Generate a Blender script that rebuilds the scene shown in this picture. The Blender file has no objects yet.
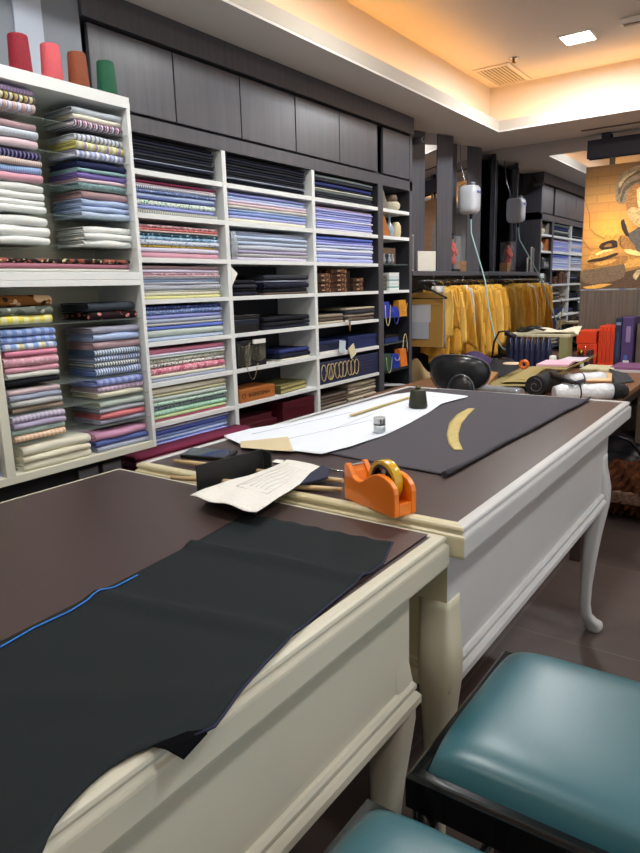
import bpy, bmesh, math, random
from mathutils import Vector, Matrix
random.seed(7)
sc = bpy.context.scene
C = sc.collection
PI = math.pi

# ---------------------------------------------------------------- camera
FPX, CAMH = 657.6, 1.35
_y, _p, _r = [math.radians(a) for a in (35.65, 11.90, -1.584)]
FWD = Vector((-math.sin(_y)*math.cos(_p), math.cos(_y)*math.cos(_p), -math.sin(_p)))
_rt = Vector((math.cos(_y), math.sin(_y), 0)); _up = _rt.cross(FWD)
RT = _rt*math.cos(_r) + _up*math.sin(_r); UP = -_rt*math.sin(_r) + _up*math.cos(_r)
cam = bpy.data.cameras.new('camera'); camo = bpy.data.objects.new('camera', cam); C.objects.link(camo)
cam.sensor_fit = 'VERTICAL'; cam.sensor_height = 24; cam.lens = FPX/853*24; cam.clip_start = .02
m = Matrix((RT, UP, -FWD)).transposed().to_4x4(); m.translation = (0, 0, CAMH); camo.matrix_world = m
sc.camera = camo
def ray(u, v): return RT*(u-320)/FPX - UP*(v-426.5)/FPX + FWD
def pz(u, v, z): d = ray(u, v); return d*((z-CAMH)/d.z) + Vector((0, 0, CAMH))
def px(u, v, x): d = ray(u, v); return d*(x/d.x) + Vector((0, 0, CAMH))
def py(u, v, y): d = ray(u, v); return d*(y/d.y) + Vector((0, 0, CAMH))

# ---------------------------------------------------------------- materials
def srgb(h):
    if isinstance(h, str):
        h = [int(h[i:i+2], 16)/255 for i in (0, 2, 4)]
    return [(c/12.92 if c <= .04045 else ((c+.055)/1.055)**2.4) for c in h] + [1]
MATS = {}
def newmat(name):
    m = bpy.data.materials.new(name); m.use_nodes = True
    nt = m.node_tree; b = nt.nodes['Principled BSDF']; return m, nt, b
def mat(name, col, rough=.5, metal=0, spec=None, emit=None, estr=1, trans=0, alpha=1, coat=0, sheen=0, bump=None):
    if name in MATS: return MATS[name]
    m, nt, b = newmat(name)
    b.inputs['Base Color'].default_value = srgb(col); b.inputs['Roughness'].default_value = rough
    b.inputs['Metallic'].default_value = metal
    if spec is not None: b.inputs['Specular IOR Level'].default_value = spec
    if emit: b.inputs['Emission Color'].default_value = srgb(emit); b.inputs['Emission Strength'].default_value = estr
    b.inputs['Transmission Weight'].default_value = trans; b.inputs['Alpha'].default_value = alpha
    b.inputs['Coat Weight'].default_value = coat; b.inputs['Sheen Weight'].default_value = sheen
    if bump:
        n = nt.nodes.new('ShaderNodeTexNoise'); n.inputs['Scale'].default_value = bump[0]; n.inputs['Detail'].default_value = 4
        tc = nt.nodes.new('ShaderNodeTexCoord'); nt.links.new(tc.outputs['Object'], n.inputs['Vector'])
        bp = nt.nodes.new('ShaderNodeBump'); bp.inputs['Strength'].default_value = bump[1]; bp.inputs['Distance'].default_value = .01
        nt.links.new(n.outputs['Fac'], bp.inputs['Height']); nt.links.new(bp.outputs['Normal'], b.inputs['Normal'])
    MATS[name] = m; return m
class NT:
    def __init__(s, nt): s.nt = nt; s.tc = nt.nodes.new('ShaderNodeTexCoord')
    def n(s, t, **k):
        n = s.nt.nodes.new(t)
        for a, b in k.items(): setattr(n, a, b)
        return n
    def l(s, a, b): s.nt.links.new(a, b)
    def math(s, op, a, b=None, c=None):
        n = s.n('ShaderNodeMath', operation=op)
        for i, v in enumerate((a, b, c)):
            if v is None: continue
            if isinstance(v, (int, float)): n.inputs[i].default_value = v
            else: s.l(v, n.inputs[i])
        return n.outputs[0]
    def mix(s, f, a, b):
        n = s.n('ShaderNodeMix', data_type='RGBA')
        for i, v in ((0, f), (6, a), (7, b)):
            if isinstance(v, (int, float)): n.inputs[i].default_value = v
            elif isinstance(v, (list, tuple)): n.inputs[i].default_value = v
            else: s.l(v, n.inputs[i])
        return n.outputs[2]
    def noise(s, scale, detail=3, vec=None, stretch=None):
        n = s.n('ShaderNodeTexNoise'); n.inputs['Scale'].default_value = scale; n.inputs['Detail'].default_value = detail
        v = s.tc.outputs['Object'] if vec is None else vec
        if stretch:
            mp = s.n('ShaderNodeMapping'); mp.inputs['Scale'].default_value = stretch; s.l(v, mp.inputs[0]); v = mp.outputs[0]
        s.l(v, n.inputs['Vector']); return n.outputs['Fac']
def fab(base, pat='plain', c2='FFFFFF', c3=None, per=.014, duty=.5):
    """a woven cotton cloth: plain, stripe, check, dots or floral"""
    key = 'cloth_%s_%s_%s_%s_%g' % (base, pat, c2, c3, per)
    if key in MATS: return MATS[key]
    m, nt, b = newmat(key); t = NT(nt)
    b.inputs['Roughness'].default_value = .85; b.inputs['Specular IOR Level'].default_value = .2
    sp = t.n('ShaderNodeSeparateXYZ'); t.l(t.tc.outputs['Object'], sp.inputs[0])
    X, Y, Z = sp.outputs
    c1, c2s = srgb(base), srgb(c2)
    f1 = lambda ax, p, d: t.math('LESS_THAN', t.math('FRACT', t.math('ADD', t.math('DIVIDE', ax, p), 50.3)), d)
    col = None
    if pat == 'stripe':
        col = t.mix(f1(Y, per, duty), c1, c2s)
        if c3: col = t.mix(f1(t.math('ADD', Y, per*.3), per*2, .22), col, srgb(c3))
    elif pat == 'check':
        a = f1(Y, per, duty); d = f1(t.math('ADD', Z, t.math('MULTIPLY', X, .5)), per, duty)
        col = t.mix(a, c1, c2s); col = t.mix(t.math('MULTIPLY', d, .5), col, c2s)
        if c3: col = t.mix(f1(t.math('ADD', Y, per*.4), per*2, .2), col, srgb(c3))
    elif pat in ('dots', 'floral'):
        v = t.n('ShaderNodeTexVoronoi'); v.inputs['Scale'].default_value = 1/per; t.l(t.tc.outputs['Object'], v.inputs['Vector'])
        d = t.math('LESS_THAN', v.outputs['Distance'], duty*.7)
        col = t.mix(d, c1, c2s)
        if c3 or pat == 'floral':
            nz = t.noise(.45/per, 2); col = t.mix(t.math('GREATER_THAN', nz, .56), col, srgb(c3 or base))
    if col is None: b.inputs['Base Color'].default_value = c1
    else: t.l(col, b.inputs['Base Color'])
    nz = t.noise(900, 1); bp = t.n('ShaderNodeBump'); bp.inputs['Strength'].default_value = .25; bp.inputs['Distance'].default_value = .001
    t.l(nz, bp.inputs['Height']); t.l(bp.outputs['Normal'], b.inputs['Normal'])
    MATS[key] = m; return m
def grain(name, c1, c2, scale=6, stretch=(12, 12, .6), rough=.5, spec=.3, bump=.05, fine=None):
    if name in MATS: return MATS[name]
    m, nt, b = newmat(name); t = NT(nt)
    n = t.noise(scale, 6, None, stretch)
    r = t.n('ShaderNodeMapRange'); r.inputs[1].default_value = .3; r.inputs[2].default_value = .7; t.l(n, r.inputs[0])
    t.l(t.mix(r.outputs[0], srgb(c1), srgb(c2)), b.inputs['Base Color'])
    b.inputs['Roughness'].default_value = rough; b.inputs['Specular IOR Level'].default_value = spec
    bp = t.n('ShaderNodeBump'); bp.inputs['Strength'].default_value = bump; bp.inputs['Distance'].default_value = .003
    t.l(n, bp.inputs['Height']); t.l(bp.outputs['Normal'], b.inputs['Normal'])
    MATS[name] = m; return m

WHITE = mat('white_laminate', 'E9ECEA', .45)
CREAMLAM = mat('offwhite_laminate', 'DDDCCB', .5)
DARKWOOD = grain('grey_oak_laminate', '4A4A50', '56555B', 5, (10, 10, .5), .38, .45)
DARKIN = mat('dark_interior', '24242A', .6)
PANELW = grain('brown_wood_panel', '5C5148', '73675B', 5, (14, 14, .5), .5)
CEIL = mat('ceiling_paint', 'D8D2CA', .9, bump=(60, .02))
WALL = mat('wall_paint', 'C9C5BE', .9)
CREAM = grain('cream_paint', 'CCC9B8', 'C4C1AF', 3, (1, 1, 1), .33, .5, .02)
OFFW = grain('offwhite_paint', 'C9CACA', 'C1C2C2', 3, (1, 1, 1), .3, .5, .02)
AGED = grain('aged_cream_varnish', 'D3CCAC', 'C8BE98', 5, (1, 1, 3), .35, .5, .02)
LEATHER = mat('brown_leatherette', '423533', .33, spec=.55, bump=(420, .12))
DESKW = grain('walnut_desk', '8A6448', '76523A', 3, (14, 1, 14), .4, .4)
BLACK = mat('black_plastic', '121214', .4)
BLACKLAC = mat('black_lacquer', '0E1114', .22, coat=.4)
CHARCOAL = mat('charcoal_wool', '545157', .9, spec=.15, bump=(700, .3))
MIRROR = mat('mirror_glass', 'D2D5DB', .015, metal=1)
STEEL = mat('steel', 'B8BAC0', .25, metal=1)
GOLD = mat('gold_metal', 'C8A04A', .3, metal=1)
GLASS = mat('shelf_glass', 'C8DCD4', .03, alpha=.13, spec=.5)
BRASS = mat('brass_rod', '9C7A3C', .35, metal=1)
CARD = mat('white_card', 'E8E6DF', .8)

# ---------------------------------------------------------------- mesh builder
class MB:
    def __init__(s): s.v = []; s.f = []; s.m = []; s.sm = []
    def add(s, vs, fs, mi=0, smooth=False):
        o = len(s.v); s.v += [Vector(p) for p in vs]
        for f in fs: s.f.append([o+i for i in f]); s.m.append(mi); s.sm.append(smooth)
        return s
    def box(s, x0, x1, y0, y1, z0, z1, mi=0, M=None):
        vs = [Vector((x, y, z)) for z in (z0, z1) for y in (y0, y1) for x in (x0, x1)]
        if M is not None: vs = [M @ p for p in vs]
        return s.add(vs, [(0, 2, 3, 1), (4, 5, 7, 6), (0, 1, 5, 4), (2, 6, 7, 3), (0, 4, 6, 2), (1, 3, 7, 5)], mi)
    def prism(s, pts, ext, mi=0, smooth=False):
        """closed outline pts (3-D), pushed along ext"""
        n = len(pts); e = Vector(ext); a = [Vector(p) for p in pts]
        return s.add(a+[p+e for p in a], [list(range(n))[::-1], list(range(n, 2*n))] + [(i, (i+1) % n, n+(i+1) % n, n+i) for i in range(n)], mi, smooth)
    def lathe(s, prof, c=(0, 0, 0), n=20, mi=0, M=None, cap=True):
        vs = []
        for r, z in prof:
            for k in range(n):
                a = 2*PI*k/n; p = Vector((r*math.cos(a), r*math.sin(a), z))
                if M is not None: p = M @ p
                vs.append(p+Vector(c))
        fs = [(i*n+k, i*n+(k+1) % n, (i+1)*n+(k+1) % n, (i+1)*n+k) for i in range(len(prof)-1) for k in range(n)]
        s.add(vs, fs, mi, True)
        if cap:
            s.add(vs[:n], [list(range(n))[::-1]], mi); s.add(vs[-n:], [list(range(n))], mi)
        return s
    def tube(s, pts, r, n=8, mi=0, closed=False, flat=1):
        P = [Vector(p) for p in pts]; N = len(P); vs = []
        for i, p in enumerate(P):
            t = (P[(i+1) % N]-P[i-1]) if closed or 0 < i < N-1 else (P[1]-P[0] if i == 0 else P[-1]-P[-2])
            t.normalize(); a = t.cross(Vector((0, 0, 1)))
            if a.length < .05: a = t.cross(Vector((1, 0, 0)))
            a.normalize(); b = a.cross(t); rr = r[i] if isinstance(r, (list, tuple)) else r
            for k in range(n): vs.append(p+a*math.cos(2*PI*k/n)*rr+b*math.sin(2*PI*k/n)*rr*flat)
        L = N if closed else N-1
        s.add(vs, [(i*n+k, i*n+(k+1) % n, ((i+1) % N)*n+(k+1) % n, ((i+1) % N)*n+k) for i in range(L) for k in range(n)], mi, True)
        if not closed: s.add(vs[:n], [list(range(n))[::-1]], mi); s.add(vs[-n:], [list(range(n))], mi)
        return s
    def grid(s, fn, nu, nv, mi=0, thick=0, smooth=True):
        """fn(a,b)->point for a,b in 0..1; thick adds an underside"""
        vs = [Vector(fn(i/nu, j/nv)) for i in range(nu+1) for j in range(nv+1)]; w = nv+1
        fs = [(i*w+j, (i+1)*w+j, (i+1)*w+j+1, i*w+j+1) for i in range(nu) for j in range(nv)]
        if not thick: return s.add(vs, fs, mi, smooth)
        n = len(vs); nor = []
        for i in range(nu+1):
            for j in range(nv+1):
                a = vs[min(i+1, nu)*w+j]-vs[max(i-1, 0)*w+j]; b = vs[i*w+min(j+1, nv)]-vs[i*w+max(j-1, 0)]
                q = a.cross(b); nor.append(q.normalized() if q.length > 1e-12 else Vector((0, 0, 1)))
        lo = [p-q*thick for p, q in zip(vs, nor)]
        rim = [i*w for i in range(nu+1)] + [nu*w+j for j in range(1, w)] + [i*w+nv for i in range(nu-1, -1, -1)] + [j for j in range(nv-1, 0, -1)]
        R = len(rim)
        return s.add(vs+lo, fs+[tuple(n+k for k in reversed(f)) for f in fs]+[(rim[k], n+rim[k], n+rim[(k+1) % R], rim[(k+1) % R]) for k in range(R)], mi, smooth)
    def ring(s, x0, x1, y0, y1, prof, mi=0, smooth=False, closed=True, mis=None):
        """sweep a profile (outset, z) round a rectangle with mitred corners"""
        n = len(prof); vs = []
        for sx, sy, X, Y in ((-1, -1, x0, y0), (1, -1, x1, y0), (1, 1, x1, y1), (-1, 1, x0, y1)):
            for o, z in prof: vs.append((X+sx*o, Y+sy*o, z))
        fs = []
        for c in range(4):
            for k in range(n if closed else n-1):
                a, b = c*n+k, c*n+(k+1) % n; d = ((c+1) % 4)*n
                fs.append((a, d+k, d+(k+1) % n, b))
        s.add(vs, fs, mi, smooth)
        if mis:
            L = len(fs)//4
            for c in range(4):
                for k in range(L): s.m[len(s.m)-len(fs)+c*L+k] = mis[c]
        return s
    def sphere(s, c, r, mi=0, nu=12, nv=8, sc_=(1, 1, 1)):
        prof = [(math.sin(PI*i/nv)*r+1e-5, -math.cos(PI*i/nv)*r) for i in range(nv+1)]
        M = Matrix.Diagonal(sc_)
        return s.lathe(prof, c, nu, mi, M)
    def build(s, name, mats, parent=None, local=False, bevel=0, seg=2, origin=None, sub=0):
        me = bpy.data.meshes.new(name)
        o = Vector(parent.location) if (parent is not None and not local) else Vector((0, 0, 0))
        if parent is not None and not local and parent.parent is not None: o = o+Vector(parent.parent.location)
        if origin is not None: o = Vector(origin)
        me.from_pydata([tuple(p-o) for p in s.v], [], s.f)
        if not isinstance(mats, (list, tuple)): mats = [mats]
        for m_ in mats: me.materials.append(m_)
        me.polygons.foreach_set('material_index', s.m); me.polygons.foreach_set('use_smooth', s.sm)
        bm = bmesh.new(); bm.from_mesh(me); bmesh.ops.remove_doubles(bm, verts=bm.verts, dist=1e-6)
        bmesh.ops.recalc_face_normals(bm, faces=bm.faces); bm.to_mesh(me); bm.free()
        ob = bpy.data.objects.new(name, me); C.objects.link(ob)
        if parent is not None: ob.parent = parent
        elif origin is not None: ob.location = origin
        if bevel:
            md = ob.modifiers.new('bevel', 'BEVEL'); md.width = bevel; md.segments = seg; md.limit_method = 'ANGLE'; md.angle_limit = .6
            md.harden_normals = False
        if sub:
            md = ob.modifiers.new('subsurf', 'SUBSURF'); md.levels = md.render_levels = sub
        return ob
def tag(o, label=None, cat=None, group=None, kind=None):
    if label: o['label'] = label
    if cat: o['category'] = cat
    if group: o['group'] = group
    if kind: o['kind'] = kind
    return o
def thing(name, label, cat, loc=(0, 0, 0), group=None):
    o = bpy.data.objects.new(name, None); C.objects.link(o); o.location = loc
    o.empty_display_size = .05
    return tag(o, label, cat, group)
def structure(o): o['kind'] = 'structure'; return o
def boxpart(name, b, m, parent=None, bevel=.002, **k): return MB().box(*b).build(name, m, parent, bevel=bevel, **k)
def B(*b, **k): return MB().box(*b, **k)
def one(mb, name, mats, label, cat, group=None, **k): return tag(mb.build(name, mats, **k), label, cat, group)
def text_part(body, size, M, m, parent, name='lettering', extrude=.0006, width=None):
    cu = bpy.data.curves.new(name, 'FONT'); cu.body = body; cu.size = size; cu.extrude = extrude; cu.align_x = 'CENTER'; cu.align_y = 'CENTER'
    ob = bpy.data.objects.new(name, cu); C.objects.link(ob); bpy.context.view_layer.update()
    dg = bpy.context.evaluated_depsgraph_get(); me = bpy.data.meshes.new_from_object(ob.evaluated_get(dg))
    bpy.data.objects.remove(ob); me.transform(M); me.materials.clear(); me.materials.append(m)
    o = bpy.data.objects.new(name, me); C.objects.link(o); o.parent = parent; return o
# ================================================================ the room
RX0, RX1, RY0, RY1, CZ, UZ = -2.55, 2.3, -2.6, 5.38, 2.39, 2.74
fl, nt, b = newmat('floor_tiles'); t = NT(nt)
br = t.n('ShaderNodeTexBrick'); br.offset = 0; br.inputs['Scale'].default_value = 1
br.inputs['Brick Width'].default_value = .8; br.inputs['Row Height'].default_value = .8; br.inputs['Mortar Size'].default_value = .004
br.inputs['Color1'].default_value = srgb('594C48'); br.inputs['Color2'].default_value = srgb('534743'); br.inputs['Mortar'].default_value = srgb('6E655E')
t.l(t.tc.outputs['Object'], br.inputs['Vector']); n1 = t.noise(5, 6)
t.l(t.mix(t.math('MULTIPLY', n1, .5), br.outputs['Color'], srgb('3A302C')), b.inputs['Base Color'])
b.inputs['Roughness'].default_value = .38
rr = t.n('ShaderNodeMapRange'); rr.inputs[3].default_value = .3; rr.inputs[4].default_value = .5; t.l(t.noise(14, 5), rr.inputs[0]); t.l(rr.outputs[0], b.inputs['Roughness'])
structure(B(RX0, RX1, RY0, RY1, -.05, 0).build('floor', fl))
structure(B(RX0-.1, RX0, RY0, RY1, 0, 3).build('wall_left', DARKWOOD))
structure(B(RX1, RX1+.1, RY0, RY1, 0, 3).build('wall_right', WALL))
structure(B(RX0, RX1, RY0-.1, RY0, 0, 3).build('wall_back', WALL))
structure(B(RX0, RX1, RY1+.012, RY1+.11, 0, 3).build('wall_front', DARKWOOD))
# coffered ceiling
HX0, HX1, HY0, HY1 = -1.82, 1.5, -2.0, 4.80
WX0, WX1, WY0, WY1 = -1.965, 1.645, -2.14, 4.99
mb = MB()
for (a, b_, c, d) in ((RX0, HX0, RY0, RY1), (HX1, RX1, RY0, RY1), (HX0, HX1, RY0, HY0), (HX0, HX1, HY1, RY1)): mb.box(a, b_, c, d, CZ, CZ+.012)
mb.box(WX0-.02, WX1+.02, WY0-.02, WY1+.02, UZ, UZ+.03)
for (a, b_, c, d) in ((WX0-.02, WX0, WY0, WY1), (WX1, WX1+.02, WY0, WY1), (WX0, WX1, WY0-.02, WY0), (WX0, WX1, WY1, WY1+.02)): mb.box(a, b_, c, d, CZ+.012, UZ)
structure(mb.build('ceiling', CEIL))
mb = MB(); mb.ring(HX0, HX1, HY0, HY1, [(0, CZ+.013), (0, CZ+.075), (.018, CZ+.075), (.018, CZ+.013)])
structure(mb.build('trim_1', mat('lip_unlit_grey', 'BDB4A6', .8)))  # greyer than the ceiling paint: the lip's unlit look put into its colour
# warm cove strips in the trough
LED = mat('cove_strip_glow', 'FFD890', .5, emit='FFB142', estr=1)
MATS['cove_strip_glow'].node_tree.nodes['Principled BSDF'].inputs['Emission Strength'].default_value = 11.5
cg = 'cove light strips in the ceiling recess'
cz0, cz1 = CZ+.03, CZ+.045
for lab, b_ in (('warm cove light strip above the shelving side of the ceiling recess', (HX0-.075, HX0-.045, HY0, HY1, cz0, cz1)),
        ('warm cove light strip above the far end of the ceiling recess', (HX0, HX1, HY1+.045, HY1+.075, cz0, cz1)),
        ('warm cove light strip opposite the shelving side of the ceiling recess', (HX1+.045, HX1+.075, HY0, HY1, cz0, cz1)),
        ('warm cove light strip at the near end of the ceiling recess', (HX0, HX1, HY0-.075, HY0-.045, cz0, cz1))):
    one(B(*b_), 'light_strip', LED, lab, 'light strip', cg)
# recessed panel lights
PANEL = mat('panel_light_glow', 'FFFFFF', .5, emit='FFF6E8', estr=30)
def panel(x, y, s, lab, mt=PANEL):
    r = thing('ceiling_light', lab, 'ceiling light', (x, y, UZ), 'recessed panel lights in the ceiling')
    MB().ring(x-s, x+s, y-s, y+s, [(0, UZ-.001), (0, UZ-.010), (.012, UZ-.008), (.014, UZ-.001)]).build('frame', CARD, r)
    B(x-s, x+s, y-s, y+s, UZ-.006, UZ-.002).build('diffuser', mt, r)
panel(-1.18, 4.33, .082, 'bright square panel light glowing in the recess near the mural')
# vent, sprinkler and detector
r = thing('air_vent', 'square slatted air vent in the corner of the ceiling recess', 'air vent', (-1.78, 4.74, UZ))
MB().ring(-1.88, -1.67, 4.52, 4.93, [(0, UZ-.001), (0, UZ-.012), (.02, UZ-.008), (.02, UZ-.001)]).build('frame', CEIL, r)
mb = MB()
for k in range(9):
    xx = -1.872+k*.0235; mb.box(xx-.002, xx+.011, 4.52, 4.93, UZ-.009, UZ-.006)
mb.build('slat', mat('vent_slat', 'CFC6B4', .6), r)
B(-1.88, -1.67, 4.52, 4.93, UZ-.003, UZ-.001).build('grille_back', mat('vent_dark', '8A7F6C', .8), r)
r = thing('fire_sprinkler', 'small brass fire sprinkler on the ceiling beside the air vent', 'sprinkler', (-1.6, 4.44, UZ))
MB().lathe([(.03, -.001), (.03, -.006), (.01, -.012)], (-1.6, 4.44, UZ)).build('escutcheon', STEEL, r)
MB().lathe([(.008, -.010), (.008, -.026), (.016, -.03), (.016, -.033)], (-1.6, 4.44, UZ), 12).build('nozzle', BRASS, r)
r = thing('spot_track', 'short white spotlight bar on the ceiling near the edge', 'spotlight', (-.8, 4.22, UZ))
B(-.93, -.6, 4.2, 4.25, UZ-.03, UZ-.001).build('bar', CARD, r, bevel=.003)
B(-.91, -.65, 4.212, 4.238, UZ-.036, UZ-.0302).build('slot', mat('slot_dark', '7A6650', .5), r)

# mirror wall at the far end, with the wood panel and the hanging mural in front
structure(B(-2.36, 2.25, RY1, RY1+.011, .0, CZ-.001).build('trim_2', MIRROR))
r = thing('wood_partition', 'brown wood-grain partition standing under the mural behind the desk', 'partition', (-.3, 5.34, 0))
B(-1.346, .6, 5.336, 5.372, 0, 1.275).build('panel', PANELW, r, bevel=.003)

# column at the near left with a pale strip
structure(B(-2.54, -2.105, .3, 1.579, 0, CZ-.001).build('wall_column', mat('blue_grey_column', '7F8791', .45, bump=(3, .05))))
structure(B(-2.104, -2.098, 1.33, 1.43, 0, CZ-.001).build('trim_3', mat('pale_strip', 'BFC9D8', .2)))

# ================================================================ shelving wall
X0, XB = -2.10, -2.37
SH = [(1.816, 1.796), (1.655, 1.635), (1.486, 1.467), (1.322, 1.304), (1.151, 1.134), (.986, .967), (.818, .80), (.655, .635), (.49, .47), (.325, .305), (.16, .14)]
case = thing('wall_shelving', 'tall grey-brown wall shelving with white shelves full of folded cloth', 'shelving', (-2.23, 2.8, 0))
PD = [1.58, 2.262, 2.932, 3.62, 4.03]
B(XB, X0, 1.58, 4.03, 1.948, 2.005).build('header', DARKWOOD, case)
B(XB, X0+.012, 1.58, 4.03, 2.288, CZ-.001).build('fascia', DARKWOOD, case)
B(XB, XB+.01, 1.58, 4.03, 0, 2.29).build('back_panel', DARKIN, case)
B(XB+.01, X0-.02, 1.58, 4.03, 2.005, 2.02).build('cabinet_floor', DARKIN, case)
def post(y0, y1, m, z1=1.948, lab=None):
    B(XB+.01, X0, y0, y1, 0, z1).build('upright', m, case, bevel=.0015)
post(1.58, 1.60, WHITE); post(2.247, 2.272, WHITE); post(2.915, 2.94, WHITE)
post(3.592, 3.65, DARKWOOD, 1.948); B(XB+.011, X0-.004, 3.5895, 3.5915, 0, 1.947).build('side_liner', DARKIN, case); B(XB+.011, X0-.004, 3.6505, 3.652, 0, 1.947).build('side_liner', DARKIN, case); B(XB+.011, X0-.004, 3.9925, 3.9945, 0, 1.947).build('side_liner', DARKIN, case); post(3.995, 4.03, DARKWOOD, 2.288)
# side liner and doors
doors = [(1.604, 1.994), (2.000, 2.386), (2.392, 2.788), (2.796, 3.182), (3.186, 3.588), (3.656, 3.99)]
for a, b_ in doors:
    d = B(X0-.018, X0, a, b_, 2.016, 2.276).build('cabinet_door', DARKWOOD, case, bevel=.002)
cols = [(1.60, 2.247, WHITE), (2.272, 2.915, WHITE), (2.94, 3.589, WHITE), (3.653, 3.992, WHITE)]
for ci, (a, b_, m) in enumerate(cols):
    for si, (zt, zb) in enumerate(SH):
        if ci == 3 and si in (2, 4, 5): B(XB+.012, X0-.01, a, b_, zt-.006, zt).build('glass_shelf', GLASS, case)
        elif ci == 3 and si > 3: B(XB+.012, X0, a, b_, zb, zt).build('shelf', DARKIN, case, bevel=.001)
        else: B(XB+.012, X0-.001, a+.0005, b_-.0005, zb, zt).build('shelf', m, case, bevel=.001)

# ================================================================ folded cloth
ORD = ['top', 'second', 'third', 'fourth', 'fifth', 'sixth', 'seventh', 'eighth', 'ninth', 'tenth', 'eleventh', 'twelfth', 'thirteenth', 'fourteenth', 'fifteenth', 'sixteenth', 'seventeenth', 'eighteenth', 'nineteenth', 'twentieth', 'twenty-first', 'twenty-second']
def ordn(i, n):
    if n == 1: return 'only one'
    if i == n-1: return 'bottom'
    return 'top' if i == 0 else ORD[i]+' from top'
def folded(xf, y0, y1, z0, h, depth, m, plies=3, wob=.0015, seed=0, puff=0, nm='folded_fabric', nose=1.0, lay=True):
    """a folded length of cloth: an outer wrap whose rounded fold faces +x, with plies showing at its ends"""
    rnd = random.Random(seed*31+5); w = y1-y0; N = max(6, int(w/.04)); L = []
    ph = rnd.uniform(0, 6); ph2 = rnd.uniform(0, 6)
    def cross(zb, zt, x1, x0, inner=None):
        r = (zt-zb)/2; zc = (zb+zt)/2; k = min(r*1.1*nose, .02)
        pts = [(x0, zb)]+[(x1-k+k*math.cos(a), zc+r*math.sin(a)) for a in [(-PI/2+PI*i/8) for i in range(9)]]+[(x0, zt)]
        return pts
    mb = MB()
    def extr(pts, ya, yb):
        n = len(pts); vs = []
        for j in range(N+1):
            s = j/N; y = ya+(yb-ya)*s
            e = 1-(2*abs(s-.5))**6*.10*(1+puff)
            dx = wob*2*math.sin(ph+s*7)
            for (x, z) in pts:
                fz = (z/h if h else 0)
                dz = wob*math.sin(ph2+s*9)*fz*.8 - (1-e)*h*.6*(fz-.3)
                vs.append((x+dx, y-(y0+y1)/2, z+dz+puff*h*.25*fz*math.sin(PI*s)))
        fs = [(j*n+k, j*n+(k+1) % n, (j+1)*n+(k+1) % n, (j+1)*n+k) for j in range(N) for k in range(n)]
        fs += [list(range(n))[::-1], list(range(N*n, N*n+n))]
        mb.add(vs, fs, 0, True)
    t_ = min(.0035, h*.2)
    if not lay or h < .008:
        extr(cross(0, h*.97, 0, -depth), y0, y1)
    else:
        H = h*.97; k = min(H/2*1.1, .02)
        outer = cross(0, H, 0, -depth); inner = cross(t_, H-t_, -t_, -depth)
        extr(outer+inner[::-1], y0, y1)
        zt = H-t_*1.4; z = t_*1.2; th = (zt-z)/plies
        for i in range(plies):
            extr(cross(z+i*th+th*.06, z+(i+1)*th-th*.12, -t_*2-rnd.uniform(0, .004), -depth+rnd.uniform(0, .01)), y0+rnd.uniform(.000, .004), y1-rnd.uniform(.0, .003))
    o = mb.build(nm, m); o.location = (xf, (y0+y1)/2, z0); return o
D = {}
def st(name, desc, *a, **k): D[name] = (desc, a, k)
st('pin', 'pale blue-grey pinstriped', 'AEBBC8', 'stripe', 'D8DEE6', None, .004)
st('white', 'white', 'E9ECE8'); st('cream', 'cream', 'E4DFC9'); st('ivory', 'ivory', 'E8E5D2')
st('pinknavy', 'pink and navy checked', 'D9A9B4', 'check', '39406E', 'F0E8EC', .010)
st('lilacst', 'white and lilac-grey striped', 'DADFE4', 'stripe', '8E93AE', None, .016, .4)
st('yellst', 'yellow and lilac striped', 'DCDFD0', 'stripe', 'D2CB7C', 'A79AC0', .022, .45)
st('bluest', 'light blue and lilac striped', 'C3D3E8', 'stripe', 'A8A4D2', 'EEF1F5', .018)
st('navy', 'dark navy', '2A3054'); st('teal', 'pale teal', '8FB0B5'); st('purplest', 'purple striped', '8A78B8', 'stripe', '6B5FA6', None, .006)
st('pinkck', 'pink and white checked', 'C690A2', 'check', 'EBDDE2', None, .007)
st('tealdot', 'grey-green dotted', '6F8D90', 'dots', 'A9C0C0', None, .006)
st('mauve', 'dusty mauve', 'B3979B'); st('ltblue', 'light blue', 'AFC2E4'); st('paleblue', 'pale blue', 'BCCBE2'); st('blue', 'mid blue', '8FA6DA')
st('blackgold', 'black and gold printed', '2A2320', 'floral', 'D9C9A0', '9A5A4A', .012)
st('mauvepink', 'mauve pink', 'A9717F'); st('greywhite', 'grey-white', 'CBCDC6')
st('lilac', 'lilac', 'AE97CC', 'stripe', 'C9BAE0', None, .01)
st('yelblk', 'yellow and charcoal striped', 'DEDAB6', 'stripe', '5B5660', 'C7B04C', .015, .4)
st('pastel', 'pastel rainbow striped', 'DADCE6', 'stripe', 'B8A2C0', 'DDB494', .014, .35)
st('palepink', 'pale pink', 'E2C9CF'); st('pink', 'rose pink', 'D9A3B2'); st('hotpink', 'candy pink', 'E08FA8')
st('navypur', 'black and lilac striped', '26233F', 'stripe', '8C86B6', None, .012, .35)
st('brownpin', 'brown and cream pinstriped', 'B59A94', 'stripe', 'E5D9D2', None, .006)
st('blueck', 'blue and white checked', '6F97CE', 'check', 'A8C1E4', None, .007)
st('browngold', 'brown and gold printed', '7A4E22', 'floral', '2B1B14', 'C9A884', .025)
st('greyflo', 'grey floral printed', '6F766C', 'floral', 'C9CCC2', '4F574F', .022)
st('yellow', 'bright yellow and white checked', 'E6D95A', 'check', 'EEE9B0', None, .035)
st('bluepl', 'cornflower blue checked', '7E9AD8', 'check', 'A9BCE8', None, .03)
st('multist', 'blue and yellow plaid', '8DA8DC', 'check', 'D6DCE6', 'D8CF9A', .035)
st('pinkpat', 'pink patterned', 'DCA6B4', 'dots', 'E9C6CE', None, .012)
st('black', 'black', '1C1D24'); st('greyblue', 'grey-blue', 'A9B2C6')
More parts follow.
